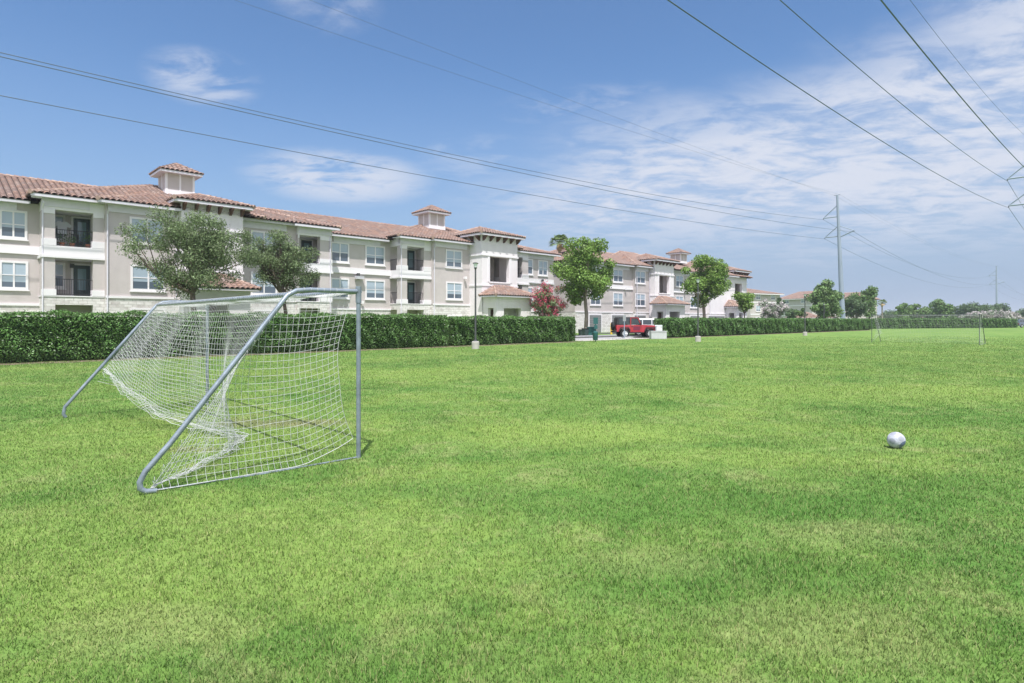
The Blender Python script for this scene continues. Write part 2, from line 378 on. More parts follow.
class MB:
    """collects polygons, builds ONE mesh object"""
    def __init__(s): s.v = []; s.f = []; s.smooth = False
    def poly(s, pts):
        n = len(s.v); s.v += [tuple(p) for p in pts]; s.f.append(tuple(range(n, n + len(pts)))); return s
    def box(s, x0, x1, y0, y1, z0, z1, bev=0.0):
        if x0 > x1: x0, x1 = x1, x0
        if y0 > y1: y0, y1 = y1, y0
        n = len(s.v)
        s.v += [(x0, y0, z0), (x1, y0, z0), (x1, y1, z0), (x0, y1, z0), (x0, y0, z1), (x1, y0, z1), (x1, y1, z1), (x0, y1, z1)]
        for q in ((0, 3, 2, 1), (4, 5, 6, 7), (0, 1, 5, 4), (1, 2, 6, 5), (2, 3, 7, 6), (3, 0, 4, 7)): s.f.append(tuple(n + i for i in q))
        return s
    def prism(s, pts, y0, y1):           # polygon in x,z extruded in y
        n = len(s.v); k = len(pts)
        s.v += [(p[0], y0, p[1]) for p in pts] + [(p[0], y1, p[1]) for p in pts]
        s.f.append(tuple(range(n, n + k))); s.f.append(tuple(range(n + 2 * k - 1, n + k - 1, -1)))
        for i in range(k):
            j = (i + 1) % k; s.f.append((n + i, n + k + i, n + k + j, n + j))
        return s
    def tube(s, pts, r, seg=8, r2=None, cap=True):
        pts = [Vector(p) for p in pts]; k = len(pts)
        n = len(s.v); up = None
        for i, p in enumerate(pts):
            d = (pts[min(i + 1, k - 1)] - pts[max(i - 1, 0)])
            if d.length < 1e-9: d = Vector((0, 0, 1))
            d.normalize()
            if up is None:
                up = Vector((0, 0, 1)) if abs(d.z) < .9 else Vector((1, 0, 0))
            e1 = d.cross(up); 
            if e1.length < 1e-6: up = Vector((0, 1, 0)); e1 = d.cross(up)
            e1.normalize(); e2 = e1.cross(d); up = e2.copy()
            if isinstance(r, (list, tuple)): rr = r[i]
            else: rr = r if r2 is None else r + (r2 - r) * i / max(1, k - 1)
            for j in range(seg):
                t = 2 * math.pi * j / seg
                s.v.append(tuple(p + e1 * (rr * math.cos(t)) + e2 * (rr * math.sin(t))))
        for i in range(k - 1):
            for j in range(seg):
                j2 = (j + 1) % seg
                s.f.append((n + i * seg + j, n + i * seg + j2, n + (i + 1) * seg + j2, n + (i + 1) * seg + j))
        if cap:
            s.f.append(tuple(n + j for j in range(seg - 1, -1, -1))); s.f.append(tuple(n + (k - 1) * seg + j for j in range(seg)))
        return s
    def lathe(s, prof, c=(0, 0, 0), seg=20, axis='z'):
        n = len(s.v); k = len(prof)
        for (r, h) in prof:
            for j in range(seg):
                t = 2 * math.pi * j / seg; x, y = r * math.cos(t), r * math.sin(t)
                if axis == 'z': q = (c[0] + x, c[1] + y, c[2] + h)
                elif axis == 'y': q = (c[0] + x, c[1] + h, c[2] + y)
                else: q = (c[0] + h, c[1] + x, c[2] + y)
                s.v.append(q)
        for i in range(k - 1):
            for j in range(seg):
                j2 = (j + 1) % seg
                s.f.append((n + i * seg + j, n + i * seg + j2, n + (i + 1) * seg + j2, n + (i + 1) * seg + j))
        s.f.append(tuple(n + j for j in range(seg - 1, -1, -1))); s.f.append(tuple(n + (k - 1) * seg + j for j in range(seg)))
        return s
    def build(s, name, m, parent=None, off=(0, 0, 0), smooth=False):
        me = bpy.data.meshes.new(name)
        vv = [(x - off[0], y - off[1], z - off[2]) for x, y, z in s.v]
        me.from_pydata(vv, [], s.f); me.materials.append(m if not isinstance(m, str) else M[m])
        if smooth:
            me.polygons.foreach_set('use_smooth', [True] * len(me.polygons))
            try: me.set_sharp_from_angle(angle=R(40))
            except Exception: pass
        me.update()
        return link(bpy.data.objects.new(name, me), parent)

def np_mesh(name, verts, nper, m, parent=None, extra=None):
    """verts (n*nper,3): every nper consecutive vertices are one polygon"""
    me = bpy.data.meshes.new(name); nv = len(verts); nf = nv // nper
    me.vertices.add(nv); me.vertices.foreach_set('co', np.ascontiguousarray(verts, dtype=np.float32).ravel())
    me.loops.add(nv); me.loops.foreach_set('vertex_index', np.arange(nv, dtype=np.int32))
    me.polygons.add(nf); me.polygons.foreach_set('loop_start', np.arange(0, nv, nper, dtype=np.int32))
    me.materials.append(M[m] if isinstance(m, str) else m)
    me.update(calc_edges=True)
    return link(bpy.data.objects.new(name, me), parent)

def leaf_quads(c, size, nrm_bias=None, bias=0.0, aspect=.62):
    """c (n,3) centres, size (n,) -> (n*4,3) diamond leaves in random orientation"""
    n = len(c)
    nr = RNG.normal(size=(n, 3))
    if nrm_bias is not None: nr = nr * (1 - bias) + nrm_bias * bias * 2.0
    nr /= np.linalg.norm(nr, axis=1, keepdims=True) + 1e-9
    t = np.cross(nr, RNG.normal(size=(n, 3))); t /= np.linalg.norm(t, axis=1, keepdims=True) + 1e-9
    b = np.cross(nr, t)
    s = size[:, None]
    out = np.empty((n, 4, 3))
    out[:, 0] = c - t * s * .5; out[:, 1] = c + b * s * aspect * .5 + nr * s * .08; out[:, 2] = c + t * s * .5; out[:, 3] = c - b * s * aspect * .5 + nr * s * .08
    return out.reshape(-1, 3)

# ------------------------------------------------------------------ the ground
def sheet(name, pts, z, m, label=None):
    mb = MB(); mb.poly([(p[0], p[1], z) for p in pts]); o = mb.build(name, m); o['kind'] = 'structure'; return o
def strip(name, a0, a1, b0, b1, z, m):
    return sheet(name, [W(a0, b0), W(a1, b0), W(a1, b1), W(a0, b1)], z, m)
M['lawn'] = mat_lawn()
sheet('ground', [(-4000, -4000), (4000, -4000), (4000, 4000), (-4000, 4000)], 0.0, 'lawn')
strip('parking_lot', -30, 112, 30.9, 36.0, 0.008, 'asphalt')
strip('driveway', 56, 118, 40.6, 46.2, 0.008, 'asphalt')
strip('pavement', -30, 33.9, 29.8, 30.75, 0.03, 'concrete')
strip('path', 35.6, 45.9, 28.75, 30.75, 0.012, 'concrete')
def kerb(name, a0, a1, b0, b1):
    mb = MB(); mb.box(a0, a1, b0, b1, 0, .13); o = mb.build(name, 'concrete_pale'); o.rotation_euler = (0, 0, ANG); o['kind'] = 'structure'; return o
kerb('kerb', -30, 112, 36.0, 36.15)
kerb('kerb', -30, 107, 30.76, 30.9)
def bed(a0, a1, b0, b1, seed):
    rr = random.Random(seed); mb = MB(); n = int((a1 - a0) / .5) + 1
    lo = [(a0 + (a1 - a0) * i / n, b0 + rr.uniform(-.15, .15)) for i in range(n + 1)]
    for i in range(n):
        (x0, y0), (x1, y1) = lo[i], lo[i + 1]
        mb.poly([W(x0, y0, .006), W(x1, y1, .006), W(x1, b1, .006), W(x0, b1, .006)])
    o = mb.build('planting_bed', 'mulch'); o['kind'] = 'structure'
bed(-6, 34.4, 27.75, 29.7, 1); bed(46.1, 108, 28.0, 29.7, 2)

# ------------------------------------------------------------------ grass blades near the viewer (uncountable: one object)
def grass():
    D0, D1 = 1.9, 60.0
    n = 1080000
    u = RNG.random(n)
    q = .12                          # areal density ~ D^-1.6
    D = (D0 ** q + u * (D1 ** q - D0 ** q)) ** (1 / q)
    D = D[RNG.random(n) < np.clip((62 - D) / 40, 0, 1)]; n = len(D)
    X = (RNG.random(n) * 2 - 1) * (D * .95 + 2.4)
    k = 1 + (D - 2) * .11
    h = RNG.uniform(.011, .026, n) * (1 + .035 * (D - 2)); h = np.minimum(h, .045)
    # taller tufts in patches
    pat = np.sin(X * 1.7 + np.sin(D * 1.3) * 1.5) * np.sin(D * 1.9 + X * .6)
    h *= 1 + .18 * pat
    def vnoise(cell, seed):            # smooth value noise on the ground, used for clumps
        rg = np.random.default_rng(seed); G_ = rg.random((512, 512)); x = X / cell + 200; y = D / cell + 7
        xi = np.floor(x).astype(int); yi = np.floor(y).astype(int); fx = x - xi; fy = y - yi; fx = fx * fx * (3 - 2 * fx); fy = fy * fy * (3 - 2 * fy)
        g_ = lambda i, j: G_[(xi + i) % 512, (yi + j) % 512]
        return (g_(0, 0) * (1 - fx) + g_(1, 0) * fx) * (1 - fy) + (g_(0, 1) * (1 - fx) + g_(1, 1) * fx) * fy
    cl = .5 * vnoise(.07, 1) + .3 * vnoise(.16, 2) + .2 * vnoise(.5, 3)
    h *= .55 + 1.0 * cl
    w = RNG.uniform(.0011, .0024, n) * k * 1.05
    th = RNG.random(n) * 2 * np.pi
    dx, dy = np.cos(th), np.sin(th)
    ln = RNG.random(n) * 2 * np.pi; lean = RNG.uniform(.1, 1.2, n) * h
    lx, ly = np.cos(ln) * lean, np.sin(ln) * lean
    base = np.stack([X, D, np.zeros(n)], 1)
    side = np.stack([dx * w, dy * w, np.zeros(n)], 1)
    mid = base + np.stack([lx * .35, ly * .35, h * .6], 1)
    tip = base + np.stack([lx, ly, h], 1)
    V = np.empty((n, 5, 3)); V[:, 0] = base - side; V[:, 1] = base + side; V[:, 2] = mid + side * .8; V[:, 3] = tip; V[:, 4] = mid - side * .8
    me = bpy.data.meshes.new('grass'); nv = n * 5
    me.vertices.add(nv); me.vertices.foreach_set('co', V.astype(np.float32).ravel())
    idx = (np.arange(n, dtype=np.int32)[:, None] * 5 + np.array([0, 1, 2, 4, 4, 2, 3], dtype=np.int32)[None]).ravel()
    me.loops.add(n * 7); me.loops.foreach_set('vertex_index', idx)
    st = (np.arange(n, dtype=np.int32)[:, None] * 7 + np.array([0, 4], dtype=np.int32)[None]).ravel()
    me.polygons.add(n * 2); me.polygons.foreach_set('loop_start', st)
    me.materials.append(mat_grass_blades()); me.update(calc_edges=True)
    o = link(bpy.data.objects.new('grass', me)); tag(o, 'short mown green lawn grass blades across the playing field', 'grass', kind='stuff')
grass()

# ------------------------------------------------------------------ roofs
def slope(mb_t, mb_u, O, S, T, poly, pitch=.34, course=.42, amp=.085):
    """barrel tiles on a plane. O origin, S unit along the eave, T unit up the slope; poly = convex polygon in (s,t)"""
    Nn = S.cross(T).normalized()
    if Nn.z < 0: Nn = -Nn
    def P3(s, t, h): return tuple(O + S * s + T * t + Nn * h)
    def span(s):
        ts = []
        for i in range(len(poly)):
            (s0, t0), (s1, t1) = poly[i], poly[(i + 1) % len(poly)]
            if abs(s1 - s0) < 1e-9:
                continue
            f = (s - s0) / (s1 - s0)
            if -1e-9 <= f <= 1 + 1e-9: ts.append(t0 + f * (t1 - t0))
        return (min(ts), max(ts)) if len(ts) >= 2 else None
    smin = min(p[0] for p in poly); smax = max(p[0] for p in poly)
    mb_u.poly([P3(s, t, -.03) for s, t in poly])
    n = max(2, int(round((smax - smin) / pitch))); pw = (smax - smin) / n
    prof = [(0.06, -.02), (.20, .060), (.48, amp), (.78, .060), (.90, -.02)]
    for i in range(n):
        xs = [smin + (i + q[0]) * pw for q in prof]
        sp = [span(x) for x in xs]
        if any(x is None for x in sp): continue
        tlo = min(x[0] for x in sp); thi = max(x[1] for x in sp)
        k = max(1, int(math.ceil((thi - tlo) / course)))
        for j in range(k):
            base = len(mb_t.v); ok = False
            for (x, q, (lo, hi)) in zip(xs, prof, sp):
                a = min(max(tlo + j * course - .03, lo), hi); b = min(max(tlo + (j + 1) * course, lo), hi)
                if b - a > .02: ok = True
                mb_t.v.append(P3(x, a, q[1] + .028)); mb_t.v.append(P3(x, b, q[1] + .002))
            if not ok:
                del mb_t.v[base:]; continue
            for c in range(4):
                mb_t.f.append((base + 2 * c, base + 2 * c + 2, base + 2 * c + 3, base + 2 * c + 1))
def cap_row(mb, p, q, r=.15, step=.42):
    p = Vector(p); q = Vector(q); d = q - p; L = d.length; n = max(1, int(L / step))
    for i in range(n):
        a = p + d * (i / n); b = p + d * ((i + 1.08) / n)
        mb.tube([a + Vector((0, 0, .03)), b], r, 6, r * .8)

def hip(root, off, a0, a1, b0, b1, ze, zr, br, h0, h1, over_mb, name='roof', fascia=True, trim=None):
    """roof whose front eave runs a0..a1 at b0 and whose ridge lies at b=br, height zr, from a0+h0 to a1-h1; rear eave at b1"""
    t = MB(); u = over_mb; c = MB()
    E0, E1 = Vector((a0, b0, ze)), Vector((a1, b0, ze)); R0, R1 = Vector((a0 + h0, br, zr)), Vector((a1 - h1, br, zr))
    F0, F1 = Vector((a0, b1, ze)), Vector((a1, b1, ze))
    T = Vector((0, br - b0, zr - ze)); L = T.length; T.normalize()
    slope(t, u, E0, Vector((1, 0, 0)), T, [(0, 0), (a1 - a0, 0), (a1 - a0 - h1, L), (h0, L)])
    if b1 > br:
        T2 = Vector((0, br - b1, zr - ze)); L2 = T2.length; T2.normalize()
        slope(t, u, F0, Vector((1, 0, 0)), T2, [(0, 0), (a1 - a0, 0), (a1 - a0 - h1, L2), (h0, L2)])
    for (e, f, rr, h, sg) in ((E0, F0, R0, h0, 1), (E1, F1, R1, h1, -1)):
        if h > .05:
            T3 = Vector((sg * h, 0, zr - ze)); L3 = T3.length; T3.normalize()
            slope(t, u, e, Vector((0, 1, 0)), T3, [(0, 0), (b1 - b0, 0), (br - b0, L3)])
            cap_row(c, e, rr)
            if b1 > br: cap_row(c, f, rr)
        else:
            u.poly([e, f, rr] if b1 > br else [e, Vector((e.x, br, ze)), rr])
    if (R1 - R0).length > .3: cap_row(c, R0, R1)
    o = t.build(name, 'tile', root, off)
    if c.v: c.build('ridge_tiles', 'captile', o, off)
    return o

def window(root, off, px0, px1, b, z0, z1, side=None, cols=2, name='window', plain=None):
    """double-hung window standing slightly proud of the wall plane b; or on a side wall when side is given"""
    a0, a1 = (A(px0, b), A(px1, b)) if plain is None else plain
    f = MB(); w = .13
    B0 = b - .055
    f.box(a0, a1, B0, b + .02, z0 - .02, z0 + w); f.box(a0, a1, B0, b + .02, z1 - w, z1)
    f.box(a0, a0 + w, B0, b + .02, z0 + w, z1 - w); f.box(a1 - w, a1, B0, b + .02, z0 + w, z1 - w)
    am = (a0 + a1) / 2; zm = (z0 + z1) / 2
    if cols == 2: f.box(am - .045, am + .045, B0 + .012, b + .02, z0 + w, z1 - w)
    for (x0, x1) in (((a0 + w, am - .045), (am + .045, a1 - w)) if cols == 2 else ((a0 + w, a1 - w),)):
        f.box(x0, x1, B0 + .022, b + .02, zm - .03, zm + .03)
    o = f.build(name, 'trim', root, off)
    p = MB(); p.box(a0 + w * .9, a1 - w * .9, b - .012, b + .015, z0 + w * .9, z1 - w * .9); p.build('pane', 'pane', o, off)
    s = MB(); s.box(a0 - .05, a1 + .05, b - .10, b + .01, z0 - .10, z0 - .025); s.build('sill', 'trim', o, off)
    return o

def railing(root, off, a0, a1, b, z0, h=1.05, side=None):
    m = MB()
    m.box(a0, a1, b, b + .04, z0 + h - .04, z0 + h); m.box(a0, a1, b, b + .04, z0 + .08, z0 + .11)
    n = int((a1 - a0) / .115)
    for i in range(n + 1):
        x = a0 + (a1 - a0 - .018) * i / n; m.box(x, x + .018, b + .01, b + .028, z0 + .11, z0 + h - .04)
    if side:
        x, b0, b1 = side
        m.box(x, x + .04, b0, b1, z0 + h - .04, z0 + h); m.box(x, x + .04, b0, b1, z0 + .08, z0 + .11)
        n = int((b1 - b0) / .115)
        for i in range(n + 1):
            y = b0 + (b1 - b0 - .018) * i / n; m.box(x + .01, x + .028, y, y + .018, z0 + .11, z0 + h - .04)
    return m.build('railing', 'iron', root, off)

def cupola(root, off, a, b, s, z0, z1, zr, base='cupola'):
    m = MB(); h = s / 2
    m.box(a - h, a + h, b - h, b + h, z0, z1); o = m.build(base, 'stucco', root, off)
    t = MB(); w = .12; e = .03
    for x in (-h, h - w, -w / 2):
        t.box(a + x - (e if x == -h else 0), a + x + w + (e if x == h - w else 0), b - h - e, b - h + .01, z0 + .35, z1)
        t.box(a - h - e, a - h + .01, b + x + (0.012 if x == -h else 0), b + x + w, z0 + .35, z1)
    t.box(a - h - e - .03, a + h + e + .03, b - h - e - .03, b + h + e + .03, z0 + .0, z0 + .36)
    t.build('cupola_trim', 'trim', o, off)
    ov = .47; f = MB(); f.box(a - h - ov, a + h + ov, b - h - ov, b + h + ov, z1 - .02, z1 + .14); f.build('cupola_eave', 'gutter', o, off)
    u = MB(); r = MB(); c = MB(); E = h + ov + .04; ze = z1 + .16
    for k in range(4):
        S = Vector((math.cos(k * math.pi / 2), math.sin(k * math.pi / 2), 0)); In = Vector((-S.y, S.x, 0))
        O = Vector((a, b, ze)) - S * E - In * E
        T = In * E + Vector((0, 0, zr - ze)); L = T.length; T.normalize()
        slope(r, u, O, S, T, [(0, 0), (2 * E, 0), (E, L)]); cap_row(c, O, Vector((a, b, zr)), .09)
    n = len(r.v); r.v += c.v; r.f += [tuple(i + n for i in f_) for f_ in c.f]
    r.build('cupola_roof', 'tile', o, off); u.build('cupola_deck', 'under', o, off)
    return o

def piece(root, off, name, m, *b):
    k = MB(); k.box(*b); return k.build(name, m, root, off)
def eave(root, off, a0, a1, b_e, b_w, ze, frieze=.62):
    """gutter board along the eave edge, flat soffit back to the wall and a frieze under it"""
    piece(root, off, 'gutter', 'gutter', a0, a1, b_e - .02, b_e + .12, ze - .17, ze)
    piece(root, off, 'soffit', 'gutter', a0 + .12, a1 - .12, b_e + .121, b_w + .5, ze - .12, ze - .06)
    piece(root, off, 'frieze', 'gutter', a0 + (b_w - b_e) - .05, a1 - (b_w - b_e) + .05, b_w - .07, b_w + .3, ze - frieze, ze - .125)

def bay(root, off, c, bf, bb, ze, side_left=True, side_right=False, hall='rail'):
    """projecting stack of balconies: c = (outer left, opening left, opening right, outer right)"""
    a0, a1, a2, a3 = c
    dp = .5
    def C_(*b): piece(root, off, 'balcony_column', 'stucco', *b)
    def B_(*b): piece(root, off, 'balcony_band', 'trim', *b)
    def S_(*b): piece(root, off, 'balcony_stone', 'stone', *b)
    for (x0, x1) in ((a0, a1), (a2, a3)):
        C_(x0, x1, bf, bf + dp, 3.5, 5.45); C_(x0, x1, bf, bf + dp, 6.62, 8.42)
        B_(x0 - .05, x1 + .05, bf - .05, bf + dp + .05, 3.12, 3.5); B_(x0 - .05, x1 + .05, bf - .05, bf + dp + .05, 6.2, 6.62)
        B_(x0 + .02, x1 - .02, bf - .045, bf, 8.15, 8.42)
        S_(x0, x1, bf, bf + dp, 0, 2.55)
    B_(a0 - .04, a3 + .04, bf - .04, bb + .1, 5.62, 6.197); B_(a0 - .10, a3 + .10, bf - .10, bb + .1, 5.45, 5.617)
    B_(a0 - .04, a3 + .04, bf - .04, bb + .1, 3.05, 3.117)
    B_(a0, a3, bf - .01, bb + .1, 8.42, ze - .13)
    S_(a0, a3, bf, bb + .1, 2.55, 3.047)
    for ok, x0, x1 in ((side_left, a0, a0 + .3), (side_right, a3 - .3, a3)):
        if not ok: C_(x0, x1, bf + dp, bb + .05, 3.12, 5.45); C_(x0, x1, bf + dp, bb + .05, 6.2, 8.42); S_(x0, x1, bf + dp, bb + .05, 0, 2.55)
    piece(root, off, 'balcony_wall', 'stucco_grey', a0 + .02, a3 - .02, bb + .1, bb + .5, 0, ze - .14)
    for z in (3.12, 6.2):
        wdt = a2 - a1
        dx = a1 + wdt * (.62 if wdt > 1.6 else .2)
        d = MB(); d.box(dx - .12, dx + 1.02, bb + .03, bb + .1, z, z + 2.2); do = d.build('door_frame', 'trim', root, off)
        d = MB(); d.box(dx, dx + .9, bb - .01, bb + .05, z + .02, z + 2.08); d.build('door', 'dark_door', do, off)
        d = MB(); d.box(dx + .22, dx + .68, bb - .025, bb + .0, z + .45, z + 1.85); d.build('door_glass', 'door_glass', do, off)
        if wdt > 1.6: window(root, off, 0, 0, bb + .1, z + .55, z + 2.2, cols=1, plain=(a1 + .12, a1 + .40 * wdt))
        railing(root, off, a1, a2, bf + .15, z, side=(a0 + .12, bf + dp, bb) if side_left else None)

def tower(root, off, a0, a1, bf, bb, ze, op, belt=8.0, porch=None):
    """stair tower: front wall with a tall square opening op=(a_left,a_right,z0,z1)"""
    w = MB(); x0, x1, z0, z1 = op
    w.box(a0, x0, bf, bf + .4, 0, ze); w.box(x1, a1, bf, bf + .4, 0, ze); w.box(x0, x1, bf, bf + .4, 0, z0); w.box(x0, x1, bf, bf + .4, z1, ze)
    w.box(a0, a0 + .35, bf + .4, bb, 0, ze); w.box(a1 - .35, a1, bf + .4, bb, 0, ze)
    w.build('tower_wall', 'white', root, off)
    g = MB(); g.box(a0 + .35, a1 - .35, bf + 3.2, bf + 3.5, 0, ze); g.box(a0 + .35, a1 - .35, bf + .4, bf + 3.2, z0 - .35, z0 - .15); g.box(a0 + .35, a1 - .35, bf + .4, bf + 3.2, z1 + .3, z1 + .45)
    g.build('stair_hall', 'stucco_grey', root, off)
    t = MB()
    t.box(a0 - .09, a1 + .09, bf - .09, bf, belt - .06, belt + .09); t.box(a0 - .09, a0, bf, bb, belt - .06, belt + .09); t.box(a1, a1 + .09, bf, bb, belt - .06, belt + .09)
    t.box(x0 - .12, x1 + .12, bf - .10, bf, z0 - .14, z0 - .02)
    t.box(x0 - .32, x0 - .05, bf - .05, bf, z0 - .02, belt - .06); t.box(x1 + .05, x1 + .32, bf - .05, bf, z0 - .02, belt - .06)
    t.box(a0 - .06, a1 + .06, bf - .06, bf, 4.95, 5.1); t.box(a0 - .06, a0, bf, bb, 4.95, 5.1)
    t.build('tower_moulding', 'trim', root, off)
    d = MB()                                  # half-height parapet inside the opening
    d.box(x0, x1, bf + .1, bf + .2, z0, z0 + .02); 
    ov = .56; n = 6
    for i in range(n):
        x = a0 + .05 + (a1 - a0 - .25) * i / (n - 1)
        k = MB(); k.poly([(x, bf - .002, ze - .16), (x, bf - .60, ze - .16), (x, bf - .60, ze - .26), (x, bf - .16, ze - .62), (x, bf - .002, ze - .66)])
        k.poly([(x + .15, p[1], p[2]) for p in reversed(k.v[:5])])
        for q in range(5): k.poly([k.v[q], k.v[(q + 1) % 5], (k.v[(q + 1) % 5][0] + .15, *k.v[(q + 1) % 5][1:]), (k.v[q][0] + .15, *k.v[q][1:])])
        k.build('bracket', 'brown', root, off)
    for i in range(2):
        y = bf + .25 + i * 1.0
        for (xa, sg) in ((a0, -1), (a1, 1)):
            k = MB(); pts = [(xa + sg * .002, ze - .16), (xa + sg * .60, ze - .16), (xa + sg * .60, ze - .26), (xa + sg * .16, ze - .62), (xa + sg * .002, ze - .66)]
            k.prism(pts, y, y + .15); k.build('bracket', 'brown', root, off)
    f = MB(); f.box(a0 - ov, a1 + ov, bf - ov, bb + .3, ze - .16, ze + .03); f.build('tower_eave', 'gutter', root, off)
    u = MB(); wd = (a1 - a0) / 2 + ov
    br = bf - ov + wd + .5
    hip(root, off, a0 - ov - .05, a1 + ov + .05, bf - ov - .05, bb + 5.0, ze + .06, ze + .06 + wd * .36, br, wd - .2, wd - .2, u, 'tower_roof')
    u.build('tower_deck', 'under', root, off)

def porch(root, off, a0, a1, bf, bb, ze, zr):
    """hipped entrance porch against the tower"""
    w = MB(); i = .5
    A0, A1, B0 = a0 + i, a1 - i, bf + i
    h = ze - .1
    w.box(A0, A0 + 1.0, B0, B0 + .4, 0, h); w.box(A1 - 1.4, A1, B0, B0 + .4, 0, h); w.box(A0 + 1.0, A1 - 1.4, B0, B0 + .4, 2.75, h)
    w.box(A0, A0 + .35, B0 + .4, bb, 2.75, h); w.box(A1 - .35, A1, B0 + .4, bb, 0, h); w.box(A0, A0 + .35, bb - .7, bb, 0, 2.75)
    w.build('porch_wall', 'white', root, off)
    d = MB(); d.box(A0 + .8, A0 + 2.2, bb - .08, bb - .01, 0, 2.6); d.build('entrance_door', 'brown', root, off)
    f = MB(); f.box(a0, a1, bf, bb, ze - .12, ze + .02); f.build('porch_eave', 'gutter', root, off)
    u = MB(); hip(root, off, a0 - .04, a1 + .04, bf - .04, bb, ze + .04, zr, bb - .15, (a1 - a0) * .33, (a1 - a0) * .33, u, 'porch_roof'); u.build('porch_deck', 'under', root, off)

def downpipe(root, off, a, b, z0, z1):
    m = MB(); m.tube([(a, b - .45, z1 + .35), (a, b - .07, z1), (a, b - .07, z0)], .045, 8); m.build('downpipe', 'gutter', root, off)
def wall_lamp(root, off, a, b, z, m='lampdark'):
    k = MB(); k.box(a - .06, a + .06, b - .05, b, z - .1, z + .1); k.tube([(a, b - .05, z), (a, b - .22, z + .02)], .03, 6); k.box(a - .11, a + .11, b - .34, b - .16, z - .1, z + .16); k.build('wall_lamp', m, root, off)

def wall_sec(root, off, a0, a1, b, ze, stone, bk=60.0, band=True, m='stucco'):
    w = MB(); w.box(a0, a1, b, bk, stone, ze - .05); w.build('wall', m, root, off)
    s = MB(); s.box(a0, a1, b - .03, bk, 0, stone - .055); s.build('stone_base', 'stone', root, off)
    t = MB(); t.box(a0, a1, b - .09, b + .02, stone - .055, stone + .09)
    if band: t.box(a0, a1, b - .05, b, 5.82, 6.22); t.box(a0, a1, b - .11, b, 5.70, 5.815)
    t.build('trim_band', 'trim', root, off)

